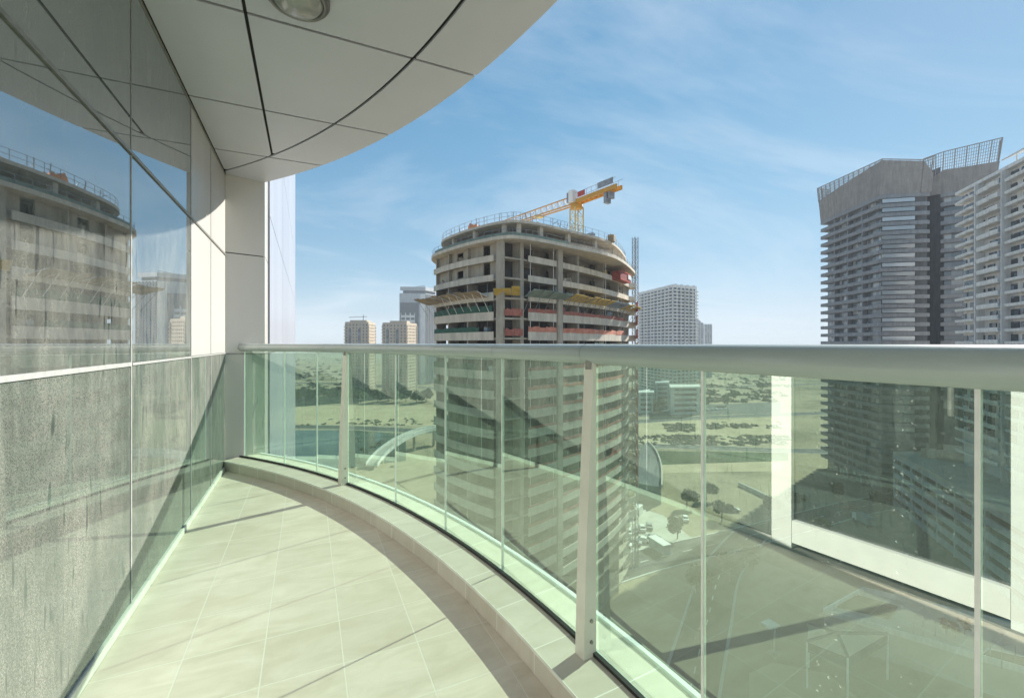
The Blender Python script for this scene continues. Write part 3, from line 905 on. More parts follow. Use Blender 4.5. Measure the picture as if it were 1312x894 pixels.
for (i0, i1, mt) in ((2, 12, 'net_green'), (12, 24, 'net_green'), (24, 34, 'conc')):
    pl = [offset_closed(big, -.35)[i] for i in range(i0, i1 + 1)]
    mb = MB(); mb.strip(pl[::-1], .05, Z0 + .02, Z0 + .5); part(mb, 'edge_sheet', M['ply_green'] if mt != 'conc' else M['conc'])
# the floors below
levels = [Z0 - STO * (k + 1) for k in range(22)]
pA0, pA1, pF0, pF1, pB0, pB1 = (at_right(x) for x in (673.5, 702.5, 703, 708, 709, 800))
def wall_between(p, q, wd, z0, z1): mb = MB(); mb.bar(WB(*p), WB(*q), wd, z0, z1); return mb
inward = lambda p, q, d: (lambda e: (p[0] - e[1] * d, p[1] + e[0] * d))(((q[0] - p[0]) / math.hypot(q[0] - p[0], q[1] - p[1]), (q[1] - p[1]) / math.hypot(q[0] - p[0], q[1] - p[1])))
cps = [C1, C2, C3]
for k, z in enumerate(levels):
    seen = z > -42
    part(MB().prism(typ, z - .30, z), 'floor_slab', M['conc'])
    part(MB().prism(core, z + .002, z + STO - .302, False, False), 'inner_wall', M['conc_dark'] if k < 2 else M['gloomy'])  # lower floors get the wall colour with depth shade painted in
    if not seen: continue
    hp = 1.0 if k > 1 else .62
    # parapets
    mb = MB(); mb.strip([WB(*lerp2(inward(Lp, C1, -.22), inward(C1, Lp, .22), .97 * i / 5)) for i in range(6)], .16, z - .42, z + hp); part(mb, 'parapet', M['parapet'])
    mb = MB(); mb.bar(WB(*inward(pA0, pA1, -.35)), WB(*inward(pA1, pA0, .35)), .16, z - .42, z + hp); part(mb, 'parapet', M['parapet'])
    pts = [lerp2(inward(pB0, pB1, -.35), inward(pB1, pB0, .35), i / 8) for i in range(9)] + [ (30.1, 106.6), (30.5, 108.8), (29.3, 111)]
    P = [WB(*p) for p in pts]
    mb = MB(); mb.strip(P, .16, z - .42, z + hp); part(mb, 'parapet', M['parapet'])
# fins and columns, full height
def upright(name, p, q, wd, z0, z1, mat): mb = MB(); mb.bar(WB(*p), WB(*q), wd, z0, z1); return part(mb, name, mat)
zb, zt = GZ, Z0 - .56
upright('fin_wall', lerp2(C1, C2, -.05), lerp2(C1, C2, .95), .35, zb, zt, M['conc'])
upright('fin_wall', lerp2(C3, RE, .004), inward(lerp2(C3, RE, .004), RE, 2.6), .45, zb, zt, M['conc'])
upright('fin_wall', inward(pF0, pF1, -.45), inward(pF1, pF0, .45), .5, zb, zt, M['conc'])
upright('fin_wall', pF1, inward(pF1, RE, 2.4), .3, zb, zt, M['conc'])
for x in (729, 762, 785):
    p = at_right(x); upright('fin_wall', inward(p, RE, .15), inward(p, RE, 2.4), .28, zb, zt, M['conc'])
for f in (.02, .30, .62):
    p = lerp2(Lp, C1, f); upright('fin_wall', inward(p, C1, .25), inward(p, C1, 2.4), .35, zb, zt, M['conc'])
p = lerp2(C2, C3, .95); upright('fin_wall', p, inward(p, C3, 2.3), .3, zb, zt, M['conc'])
# lit wall panels of the two upper floors (block infill set near the slab edge)
for k in (0, 1):
    z = levels[k]
    mb = MB(); a = inward(Lp, C1, .9); b = inward(C1, Lp, -.9)
    mb.bar(WB(*lerp2(a, b, .02)), WB(*lerp2(a, b, .42)), .2, z + .001, z + STO - .31); mb.bar(WB(*lerp2(a, b, .52)), WB(*lerp2(a, b, .80)), .2, z + .001, z + STO - .31); mb.bar(WB(*lerp2(a, b, .88)), WB(*lerp2(a, b, .98)), .2, z + .001, z + STO - .31)
    mb.bar(WB(*lerp2(a, b, .421)), WB(*lerp2(a, b, .519)), .2, z + .001, z + 1.1); mb.bar(WB(*lerp2(a, b, .421)), WB(*lerp2(a, b, .519)), .2, z + 2.4, z + STO - .31)
    part(mb, 'block_wall', M['conc'])
# dark panels painted as shaded wall openings: the 100 that show largest
core_cam_edges = [(0, 1, (.12, .34, .55, .8)), (3, 4, (.10, .22, .36, .5, .66, .82))]
def inset_line(p, q, d): return inward(p, q, d), inward(q, p, -d)
iL = inset_line(Lp, C1, 2.2); iR = inset_line(C3, RE, 2.2)
cnt = 0
for k, z in enumerate(levels):
    for line, fr in ((iL, (.2, .5, .8)), (iR, (.08, .22, .38, .56, .74))):
        for f in fr:
            if cnt >= 100: continue
            wd = .055 if line is iR else .08
            h0 = 0.05 if int(f * 100 + k) % 3 == 0 else .9
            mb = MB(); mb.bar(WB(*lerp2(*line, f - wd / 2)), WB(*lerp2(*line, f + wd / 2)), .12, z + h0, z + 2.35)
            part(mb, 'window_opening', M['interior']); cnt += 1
upright('end_wall', inward(lerp2(C3, RE, .90), RE, 1.0), (28.9, 108.8), .3, zb, zt, M['conc'])
upright('end_wall', (28.95, 109), (27.6, 115), .3, zb, zt, M['conc'])
# near-black wall paints the shade behind the rounded corner bay
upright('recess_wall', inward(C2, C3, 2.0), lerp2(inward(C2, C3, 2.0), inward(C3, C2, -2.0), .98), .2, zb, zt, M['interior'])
# safety nets
def net(p, q, z, h, mat, seed):
    q_ = random.Random(seed); n = 14; mb = MB(); row0, row1 = [], []
    a, b = Vector(WB(*p)), Vector(WB(*q)); e = (b - a).normalized(); nn = Vector((e.y, -e.x))
    for i in range(n + 1):
        c = Vector(WB(*lerp2(p, q, i / n))) + nn * q_.uniform(0, .10)
        row0.append((*c, z)); row1.append((*(c + nn * q_.uniform(-.05, .1)), z + h * q_.uniform(.78, 1.08)))
    for i in range(n): mb.face([row0[i], row0[i + 1], row1[i + 1], row1[i]])
    o = mb.build('safety_net', mat, UT)
    md = o.modifiers.new('thickness', 'SOLIDIFY'); md.thickness = .03
    return o
for k in range(3, 16):
    z = levels[k]
    nl = (inward(Lp, C1, -.05), inward(C1, Lp, .05))
    if k < 8: net(nl[0], lerp2(*nl, .95 if k % 2 else .8), z + 1.0, 1.15 - .25 * (k % 3 == 1), M['net_green'], k)
    m = M['net_salmon'] if k in (4, 5) else M['net_red']
    hh = 1.0 if k in (4, 5) else rnd.uniform(.35, .8)
    if k in (7, 11): m = M['net_salmon']
    net(inward(pA0, pA1, -.30), inward(pA1, pA0, .30), z + .95, hh, m, k + 40)
    net(inward(pB0, pB1, -.30), inward(at_right(792), pB0, .30), z + .95, hh, m, k + 80)
    if k < 6: net(inward(C2, C3, -.1), inward(C3, C2, .1), z + .3, 1.2, M['net_red'], k + 120)
# catch platforms
def platform(p, q, z, mat, rise, reach, n=5):
    a, b = Vector(WB(*p)), Vector(WB(*q)); e = (b - a).normalized(); nn = Vector((e.y, -e.x))
    mb = MB()
    for i in range(n):
        c0, c1 = a + (b - a) * (i + .03) / n, a + (b - a) * (i + .97) / n
        rr = rise * rnd.uniform(.85, 1.15); re = reach * rnd.uniform(.9, 1.1)
        lo = [(*c0, z), (*c1, z), (*(c1 + nn * re), z + rr), (*(c0 + nn * re), z + rr)]
        for s in (0, .09):
            f = mb.face([(x, y, zz_ + s) for x, y, zz_ in (lo if s else lo[::-1])])
        for j in range(4):
            x0, x1 = lo[j], lo[(j + 1) % 4]
            mb.face([x0, x1, (x1[0], x1[1], x1[2] + .09), (x0[0], x0[1], x0[2] + .09)])
    pl = mb.build('catch_platform', mat, UT)
    mb = MB()
    for i in range(n + 1):
        c = a + (b - a) * i / n
        mb.beam((*c, z - .02), (*(c + nn * reach), z + rise - .06), .05)
        mb.beam((*(c + nn * reach * .75), z + rise * .7), (*(c - nn * .1), z - 2.6), .045)
    mb.build('strut', M['white_paint'] if n > 4 else M['steel'], pl)
zc_ = levels[2] + .15
nl = (inward(Lp, C1, -.15), inward(C1, Lp, .15))
platform(lerp2(*nl, -.10), lerp2(*nl, .36), zc_, M['ply_brown'], .9, 3.0, 4)
platform(lerp2(*nl, .37), lerp2(*nl, .92), zc_, M['ply_brown'], .9, 2.6, 5)
platform((-2.9, 71.2), (1.4, 71.0), zc_ + .2, M['ply_yellow'], 1.0, 1.9, 3)
ro = (inward(C3, RE, -.4), inward(RE, C3, .4))
for f0, f1, mt in ((.0, .21, 'ply_green'), (.22, .36, 'ply_yellow'), (.37, .56, 'ply_yellow'), (.57, .73, 'ply_blue'), (.74, 1.0, 'ply_yellow')):
    platform(lerp2(*ro, f0), lerp2(*ro, f1), zc_ + .1, M[mt], .9, 2.4, 4)
# slender props between floors
for k in range(2, 10):
    z = levels[k]
    for f in (.1, .25, .4, .55, .7, .85):
        for ln in (nl, ro):
            c = lerp2(*ln, f); mb = MB(); mb.beam((*WB(*inward(c, ln[1], .9)), z), (*WB(*inward(c, ln[1], .9)), z + STO - .3), .05); part(mb, 'prop', M['steel'])
# red and white hoist gates at the right end
for k in range(2, 16):
    z = levels[k]; c = Vector(WB(29.7, 106.0)); e = (Vector(WB(30.5, 108.8)) - c).normalized(); nn = Vector((e.y, -e.x))
    mb = MB(); b0 = c + nn * .45 - e * 2.2
    mb.face([(*b0, z + .3), (*(b0 + e * 2.4), z + .3), (*(b0 + e * 1.2), z + 2.2)])
    mb.face([(*(b0 + e * 1.3), z + .3), (*(b0 + e * 3.4), z + .3), (*(b0 + e * 2.4), z + 2.2)])
    o = mb.build('gate_sheet', M['white_paint'], UT); md = o.modifiers.new('thickness', 'SOLIDIFY'); md.thickness = .06
    mb = MB(); mb.bar(c + nn * .25 - e * 2.6, c + nn * .25 + e * 1.4, .1, z + .2, z + 2.5); mb.build('gate_frame', M['red_paint'] if k % 2 == 0 or k > 4 else M['net_salmon'], UT)

sk = at_right(778)
skip = empty('loading_skip', (*WB(*inward(sk, RE, -1)), levels[0] + .02), 'dark red loading skip on a fourth level balcony near the right end', 'skip')
a, b = inward(at_right(771), RE, -1.2), inward(at_right(789), RE, -1.2)
mb = MB(); mb.bar(WB(*a), WB(*b), 2.0, levels[0] - .3, levels[0] + 1.5); mb.build('box', M['dark_red'], skip)
mb = MB(); mb.bar(WB(*inward(a, b, -1.05)), WB(*inward(b, a, 1.05)), .1, levels[0] + 1.4, levels[0] + 1.62); mb.bar(WB(*inward(a, b, -1.06)), WB(*inward(b, a, 1.06)), .08, levels[0] - .35, levels[0] - .15); mb.build('rim', M['red_paint'], skip)
mb = MB(); mb.bar(WB(*inward(lerp2(a, b, .7), b, -1.06)), WB(*inward(lerp2(a, b, .98), b, -1.06)), .05, levels[0] + .3, levels[0] + 1.3); mb.build('label_panel', M['white_paint'], skip)

# orange tarpaulin heap on the roof
mb = MB(); q = random.Random(5)
base = Vector(WB(-7.0, 80.5)); e = (Vector(WB(-4.6, 78.2)) - base).normalized(); nn = Vector((e.y, -e.x))
grid = [[mb.bm.verts.new((*(base + e * (3.6 * i / 10) + nn * (1.4 * (j / 4 - .5))), ZR + .02 + max(0, (1.7 * (1 - i / 10) ** .6 * (1 - abs(j / 4 - .5) * 1.6)) + q.uniform(-.25, .25)) * (0 if j in (0, 4) else 1))) for j in range(5)] for i in range(11)]
for i in range(10):
    for j in range(4): mb.bm.faces.new((grid[i][j], grid[i + 1][j], grid[i + 1][j + 1], grid[i][j + 1]))
tag(mb.build('tarpaulin', M['orange_tarp']), 'crumpled orange tarpaulin heap on the roof of the unfinished tower', 'tarpaulin')

# tower crane
cz = EYE + 28.0
mp_ = (13.0, 88.0)
crane = empty('tower_crane', (*W(*mp_), ZR), 'amber flat top tower crane standing on the unfinished tower roof', 'crane')
mx, my = W(*mp_)
mb = MB(); lattice(mb, (mx, my, ZR - .42), (mx, my, cz - .8), 1.9, 1.6, .14, .07); mb.build('mast', M['crane_mast'], crane)
mb = MB(); mb.lathe([(0, 0), (1.25, 0), (1.25, .7), (.9, .9), (0, .9)], (mx, my, cz - .9), 16); mb.build('slewing_ring', M['crane'], crane)
ctip, jtip = W(19.4, 79.0), W(-9, 114)
d2 = (Vector(ctip) - Vector((mx, my))).normalized(); n2 = Vector((-d2.y, d2.x))
def bx(p0, p1, wd, z0, z1, name, mat):
    mb = MB(); mb.bar(p0, p1, wd, z0, z1); return mb.build(name, mat, crane)
mm = Vector((mx, my))
mb = MB()
for s in (-.7, .7):
    mb.bar(mm - d2 * .8 + n2 * s, Vector(ctip) + n2 * s, .28, cz - .05, cz + .75)
for k in range(9):
    c = mm + d2 * (k * 1.2); mb.bar(c - n2 * .7, c + n2 * .7, .16, cz + .05, cz + .4)
mb.build('counter_jib', M['crane'], crane)
mb = MB()
for s in (-.95, .95):
    mb.beam((*(mm + n2 * s), cz + 1.9), (*(Vector(ctip) + n2 * s), cz + 1.9), .04)
    for k in range(9): mb.beam((*(mm + d2 * k * 1.25 + n2 * s), cz + .7), (*(mm + d2 * k * 1.25 + n2 * s), cz + 1.9), .035)
mb.build('walkway_rail', M['steel'], crane)
bx(mm + d2 * 1.2 - n2 * .9, mm + d2 * 3.2 - n2 * .9, .10, cz + .9, cz + 1.9, 'sign_panel', M['red_paint'])
bx(mm + d2 * 6.6 - n2 * .95, mm + d2 * 10.4 - n2 * .95, .08, cz + 1.0, cz + 2.1, 'mesh_panel', M['steel'])
bx(mm + d2 * 7.9 - n2 * .1, mm + d2 * 8.6 - n2 * .1, 1.2, cz - 2.0, cz - .06, 'counterweight', M['steel'])
bx(mm + d2 * 8.9, mm + d2 * 9.4, 1.2, cz - 1.3, cz - .06, 'counterweight', M['steel'])
bx(mm - d2 * .6 - n2 * 1.1, mm + d2 * .6 - n2 * 1.1, 1.2, cz + .2, cz + 2.5, 'cab', M['white_paint'])
bx(mm - d2 * 1.1 - n2 * 1.2, mm - d2 * .61 - n2 * 1.2, 1.0, cz + .2, cz + 2.2, 'machine_housing', M['steel'])
jt = Vector(jtip)
mb = MB()
ja = mm - d2 * 1.0
for s in (-.6, .6): mb.beam((*(ja + n2 * s), cz + .1), (*(jt + n2 * s), cz + .1), .16)
mb.beam((*ja, cz + 1.9), (*jt, cz + 1.5), .14)
L = (jt - ja).length; u = (jt - ja).normalized()
for k in range(int(L / 1.7)):
    c, c2 = ja + u * k * 1.7, ja + u * (k * 1.7 + .85)
    for s in (-.6, .6):
        mb.beam((*(c + n2 * s), cz + .1), (*c2, cz + 1.85), .04, 3); mb.beam((*c2, cz + 1.85), (*(c + u * 1.7 + n2 * s), cz + .1), .04, 3)
    mb.beam((*(c - n2 * .6), cz + .1), (*(c + n2 * .6), cz + .1), .04, 3)
mb.build('jib', M['crane'], crane)
bx(ja + u * 9, ja + u * 10.4, 1.3, cz - .35, cz + .0, 'trolley', M['crane_mast'])

# rack mast of the hoist at the right end of the tower
hx = W(27.6, 97.3)
hoist = empty('hoist_mast', (*hx, GZ), 'slender grey lattice hoist mast rising beside the right end of the unfinished tower', 'mast')
hx = W(30.8, 109.3)
mb = MB(); lattice(mb, (*hx, GZ), (*hx, EYE + 26.5), 1.0, 1.25, .09, .06); mb.build('mast_frame', M['steel'], hoist)
mb = MB()
for k in range(0, 21, 3): mb.beam((*hx, Z0 - 1 - k * STO), (*W(29.8, 108.3), Z0 - 1 - k * STO), .05)
mb.build('wall_tie', M['steel'], hoist)

# building materials left on the open floors
def stack_on(p, z, w_, h, mat):
    s = empty('material_stack', (*WB(*p), z), 'stack of building blocks and boards on an open floor of the unfinished tower', 'material stack', 'building materials stacked on the open floors')
    a = rnd.uniform(0, 3.14); mb = MB(); x, y = WB(*p); n = rnd.randint(2, 4)
    for k in range(n):
        q = rnd.uniform(.8, 1); e = Vector((math.cos(a), math.sin(a))) * w_ * q / 2
        c = Vector((x, y)); mb.bar(c - e, c + e, w_ * .7 * q, z + .002 + h * k / n, z + h * (k + .92) / n)
    mb.build('blocks', mat, s)
    mb = MB(); e = Vector((math.cos(a), math.sin(a))) * w_ * .6; c = Vector((x, y)); mb.bar(c - e, c + e, .12, z + h + .003, z + h + .12); mb.build('board', M['ply_brown'], s)
for k in range(0, 12):
    for ln, fs in ((iL, 1), (iR, 3)):
        for _ in range(fs):
            f = rnd.uniform(.08, .92); p = inward(lerp2(*ln, f), ln[1], -rnd.uniform(.9, 1.5))
            stack_on(p, levels[k] + .001, rnd.uniform(.8, 1.6), rnd.uniform(1.0, 1.9), rnd.choice([M['conc'], M['ply_yellow'], M['white_paint'], M['ply_blue'], M['ply_brown'], M['parapet']]))
for f in (.1, .25, .42, .6, .78, .9):
    p = inward(lerp2(C3, RE, f), RE, 3.2); stack_on(p, Z0 + .001, 1.6, 1.4, rnd.choice([M['conc'], M['ply_yellow'], M['ply_brown']]))
# loose hanging sheets and cables on the open bays
for k in range(2, 14):
    z = levels[k]
    for _ in range(2):
        f = rnd.uniform(.05, .9); a_, b_ = lerp2(*ro, f), lerp2(*ro, f + rnd.uniform(.03, .07))
        net(inward(a_, ro[1], .25), inward(b_, ro[1], .25), z + 1.1 - .9 * rnd.random(), 1.6, rnd.choice([M['net_red'], M['ply_blue'], M['ply_green'], M['parapet']]), k * 7 + int(f * 50))
for x_ in (676, 700, 728, 762, 786):
    p = at_right(x_); mb = MB(); x, y = WB(*inward(p, RE, -.25)); mb.beam((x, y, -30), (x, y, Z0 - .56), .05, 4); mb.build('cable', M['white_paint'], UT)

# starter bars and bits of formwork along the roof edge
q = random.Random(31)
for k in range(1, nR, 1):
    if q.random() < .35: continue
    p = offset_closed(roofp, -1.4)[k]; mb = MB(); h = q.uniform(.9, 2.0)
    mb.beam((*p, ZR), (p.x + q.uniform(-.3, .3), p.y + q.uniform(-.3, .3), ZR + h), .06, 4)
    mb.beam((p.x, p.y, ZR + h * .4), (p.x + q.uniform(-1.2, 1.2), p.y + q.uniform(-1.2, 1.2), ZR + h * .7), .05, 4)
    mb.build('starter_bar', M['steel'], UT)
for x_, m_ in ((618, 'ply_yellow'), (660, 'conc'), (692, 'steel'), (742, 'ply_blue'), (770, 'ply_brown')):
    k_ = (x_ - 656) / F; p = (k_ * 88, 88); stack_on(p, ZR + .001, q.uniform(1.2, 2.2), q.uniform(.8, 1.6), M[m_])

# ------------------------------------------------------------------ other buildings
def bldg(name, c, label, cat='building', group=None):
    return empty(name, (*W(*c), GZ), label, cat, group)
def pier_grid(mb, p, q, z0, z1, storey, bay, wallw, band, wd=.35, out=.0):
    """solid wall with a grid of holes: bands between storeys and piers between bays"""
    a, b = Vector(W(*p)), Vector(W(*q)); L = (b - a).length; e = (b - a) / L
    nn = Vector((e.y, -e.x)) * out
    a, b = a + nn, b + nn
    n = max(1, round((z1 - z0) / storey)); st = (z1 - z0) / n
    for k in range(n): mb.bar(a, b, wd, z0 + k * st, z0 + k * st + band)
    m = max(1, round(L / bay)); w_ = L / m
    for j in range(m + 1):
        c0 = max(0, j * w_ - wallw / 2); c1 = min(L, j * w_ + wallw / 2)
        mb.bar(a + e * c0, a + e * c1, wd - .02, z0, z1)
def rail_top(b, poly, z, mat, h=1.2, name='roof_parapet'):
    P = [Vector(p) for p in poly] + [Vector(poly[0])]
    mb = MB()
    for p, q in zip(P, P[1:]): mb.bar(p, q, .4, z, z + h)
    return mb.build(name, mat, b)

# two beige towers
def beige_tower(x0, x1, x2, zc, zr, top, label):
    k0, k1, k2 = ((x - 656) / F for x in (x0, x1, x2))
    A_, B_, C_ = (k0 * zc, zc), (k1 * (zc + 1), zc + 1), (k2 * (zc + 26), zc + 26)
    D_ = (A_[0] + C_[0] - B_[0], zc + 25)
    b = bldg('apartment_tower', B_, label, 'tower', 'beige apartment towers')
    poly = [W(*p) for p in (A_, B_, C_, D_)]
    MB().prism(offset_closed(poly, -.6), GZ, top - 1).build('glazed_core', M['glazing'], b)
    MB().prism(offset_closed(poly, .1), top - 1, top + .3).build('roof', M['beige_wall'], b)
    mb = MB(); pier_grid(mb, A_, B_, GZ, top - 1, 3.3, 3.6, 2.0, 1.75, .6); mb.build('front_wall', M['beige_wall'], b)
    mb = MB(); pier_grid(mb, B_, C_, GZ, top - 1, 3.3, 3.8, 2.0, 1.75, .6); mb.build('side_wall', M['beige_wall'], b)
    mb = MB(); pier_grid(mb, D_, A_, GZ, top - 1, 3.3, 4.5, 2.4, 1.75, .6); mb.build('side_wall', M['beige_wall'], b)
    for f0, f1 in ((.16, .27), (.56, .67)):
        mb = MB(); p, q = lerp2(A_, B_, f0), lerp2(A_, B_, f1); mb.bar(W(p[0], p[1] - .35), W(q[0], q[1] - .35), .4, GZ + 6, top - 6); mb.build('glass_strip', M['glazing'], b)
    for f in (.02, .98):
        for side in ((A_, B_), (B_, C_)):
            c = lerp2(*side, f)
            for k in range(22): mb = MB(); mb.bar(W(c[0] - 1.3, c[1] - .6), W(c[0] + 1.3, c[1] - .6), 1.6, GZ + 4 + k * 3.3, GZ + 5.1 + k * 3.3); mb.build('balcony', M['beige_wall'], b)
    c = lerp2(A_, C_, .5); MB().prism([W(c[0] - 9, c[1] - 7), W(c[0] + 9, c[1] - 7), W(c[0] + 9, c[1] + 7), W(c[0] - 9, c[1] + 7)], top + .3, top + 3.6).build('plant_room', M['beige_wall'], b)
    rail_top(b, offset_closed(poly, -.3), top + .3, M['beige_wall'])
    return b
beige_tower(442, 472, 481, 464, 1, EYE + 21.5, 'shaded beige apartment tower with a small crane on its roof, left of its twin')
beige_tower(490, 521, 534, 458, 1, EYE + 20.5, 'beige apartment tower with one brightly sunlit side, right of its twin')
lc = empty('rooftop_crane', (*W(-162, 476), EYE + 25), 'small thin crane on the roof of the shaded beige tower', 'crane')
x, y = W(-162, 476)
mb = MB(); mb.beam((x, y, EYE + 25.1), (x, y, EYE + 31), .5); mb.build('mast', M['steel'], lc)
mb = MB(); mb.beam((*W(-177, 474), EYE + 28.2), (*W(-158, 477), EYE + 29.2), .4); mb.build('jib', M['steel'], lc)

# tall grey and white tower
b = bldg('office_tower', (-130, 600), 'tall blue grey tower with a charcoal field and white window grid behind the beige towers', 'tower')
A_, B_, C_ = (-154.5, 600), (-119, 602), (-106, 628); D_ = (-141, 626)
poly = [W(*p) for p in (A_, B_, C_, D_)]
top = EYE + 78
MB().prism(poly, GZ, top - 9).build('tower_body', M['grey_tower'], b)
MB().prism(offset_closed(poly, -2.5), top - 9, top - 5).build('recessed_floor', M['dark_panel'], b)
MB().prism(offset_closed(poly, -.5), top - 5, top).build('roof_crown', M['grey_tower'], b)
a, q = lerp2(A_, B_, .03), lerp2(A_, B_, .74)
mb = MB(); mb.bar(W(a[0], a[1] - .3), W(q[0], q[1] - .3), .8, GZ, top - 22); mb.build('charcoal_field', M['dark_panel'], b)
mb = MB(); pier_grid(mb, (lerp2(A_, B_, .06)[0], 599.2), (lerp2(A_, B_, .60)[0], 599.6), GZ, top - 36, 6.6, 6.5, 1.4, 3.4, .6); mb.build('white_grid', M['white_wall'], b)
mb = MB(); pier_grid(mb, (lerp2(A_, B_, .80)[0], 601.2), (B_[0], 601.6), GZ, top - 10, 6.6, 4.5, 3.5, 4.8, .5); mb.build('corner_wall', M['white_wall'], b)
mb = MB(); pier_grid(mb, (B_[0] + .4, 602), (C_[0] + .4, 628), GZ, top - 10, 3.4, 5.0, 2.2, 1.3, .8); mb.build('side_wall', M['dark_panel'], b)
mb = MB(); mb.beam((*W(-140, 610), top), (*W(-122, 612), top + 3), .5); mb.build('cleaning_boom', M['steel'], b)

# pale balcony block right of the unfinished tower
b = bldg('apartment_block', (154, 420), 'pale grey slab block lined with balconies right of the hoist mast', 'building')
A_, B_, C_, D_ = (141.5, 491), (154.5, 420), (184.5, 437), (178, 505)
poly = [W(*p) for p in (A_, B_, C_, D_)]
top = EYE + 55
MB().prism(offset_closed(poly, -1.0), GZ, top - 1).build('glazed_core', M['glazing'], b)
MB().prism(offset_closed(poly, .2), top - 1, top + .6).build('roof', M['white_wall'], b)
mb = MB(); pier_grid(mb, A_, B_, GZ, top - 1, 3.35, 7.0, 1.3, 1.7, .8); mb.build('long_wall', M['white_wall'], b)
mb = MB(); pier_grid(mb, B_, C_, GZ, top - 1, 3.35, 5.5, 1.1, 1.5, .8); mb.build('end_wall', M['white_wall'], b)
n = 32; mbr = MB()
for k in range(n):
    z = GZ + 3.35 * (k + 1)
    if z < -38: continue
    for f in (.0, .22, .44, .66, .88):
        mb = MB() if k >= 12 else mbr
        p, q = lerp2(B_, C_, f), lerp2(B_, C_, f + .12); mb.bar(W(*inward(p, C_, -1.2)), W(*inward(q, lerp2(B_, C_, 2), -1.2)), 2.2, z - .2, z + .95)
        if k >= 12: mb.build('balcony', M['white_wall'], b)
    mb = mbr
    for f in (.1, .3, .5, .7, .9):
        p, q = lerp2(A_, B_, f), lerp2(A_, B_, f + .08); mb.bar(W(*inward(p, B_, -1.0)), W(*inward(q, lerp2(A_, B_, 2), -1.0)), 2.0, z - .2, z + .95)
tag(mbr.build('side_balconies', M['white_wall'], b), kind='stuff')
for f in (.2, .45, .7, .97):
    c = lerp2(B_, C_, f); mb = MB(); mb.bar(W(c[0] - 1.2, c[1] + 6), W(c[0] + 1.2, c[1] + 6), 2.4, top + .6, top + 3.4); mb.build('roof_box', M['grey_tower'], b)
rail_top(b, poly, top + .6, M['white_wall'])

def small_tower(x0, x1, zc, top, label, crown=0):
    p, q = ((x0 - 656) / F * zc, zc), ((x1 - 656) / F * zc, zc + 1)
    b = bldg('distant_tower', p, label, 'tower', 'two distant slim towers')
    poly = [W(*c) for c in (p, q, (q[0] + 4, zc + 20), (p[0] + 4, zc + 20))]
    MB().prism(offset_closed(poly, -.8), GZ, top - 2).build('glazed_core', M['glazing_light'], b)
    mb = MB(); pier_grid(mb, p, q, GZ, top - 2, 3.4, 4.6, 1.7, 1.5, .7); mb.build('front_wall', M['grey_tower'], b)
    mb = MB(); pier_grid(mb, q, (q[0] + 4, zc + 20), GZ, top - 2, 3.4, 5, 1.7, 1.5, .7); mb.build('side_wall', M['grey_tower'], b)
    MB().prism(poly, top - 2, top).build('roof', M['grey_tower'], b)
    if crown:
        c = W((p[0] + q[0]) / 2, zc + 8); mb = MB(); mb.lathe([(0, 0), (6, 0), (6, 3), (4, 5), (0, 6)], (*c, top), 16); mb.build('crown', M['grey_tower'], b)
small_tower(890, 901.5, 690, EYE + 33, 'slim distant tower with a small domed top beside the pale balcony block', 1)
small_tower(903, 912.5, 720, EYE + 32, 'slim flat topped distant tower farthest right beside the pale balcony block')

# low white offices by the car park
def office(x0, x1, zc, h, mat, label, rows=5, deep=24):
    p, q = ((x0 - 656) / F * zc, zc), ((x1 - 656) / F * zc, zc + 3)
    b = bldg('office_building', p, label, 'building')
    poly = [W(*c) for c in (p, q, (q[0] + 8, zc + deep), (p[0] + 8, zc + deep))]
    MB().prism(offset_closed(poly, -.5), GZ, GZ + h - .5).build('glazed_core', M['glazing'], b)
    mb = MB(); L = q[0] - p[0]
    st = h / rows
    for k in range(rows): mb.bar(W(*p), W(*q), .7, GZ + k * st, GZ + k * st + st * .52)
    for f0, f1 in ((0, .13), (.88, 1)): mb.bar(W(*lerp2(p, q, f0)), W(*lerp2(p, q, f1)), .72, GZ, GZ + h)
    mb.build('front_wall', mat, b)
    mb = MB(); pier_grid(mb, (p[0] + 8, zc + deep), p, GZ, GZ + h, st, 6, 3, st * .6, .7); mb.build('side_wall', mat, b)
    MB().prism(offset_closed(poly, .4), GZ + h - .5, GZ + h + .9).build('roof', mat, b)
    return b
office(859, 899, 345, 21, M['white_wall'], 'low white office block with long dark window bands behind the car park')
office(818, 838, 352, 16, M['white_wall'], 'small low pale office with window bands behind the street trees', 4)
office(840, 858, 372, 22, M['grey_tower'], 'plain grey low block between the two low white offices', 6)

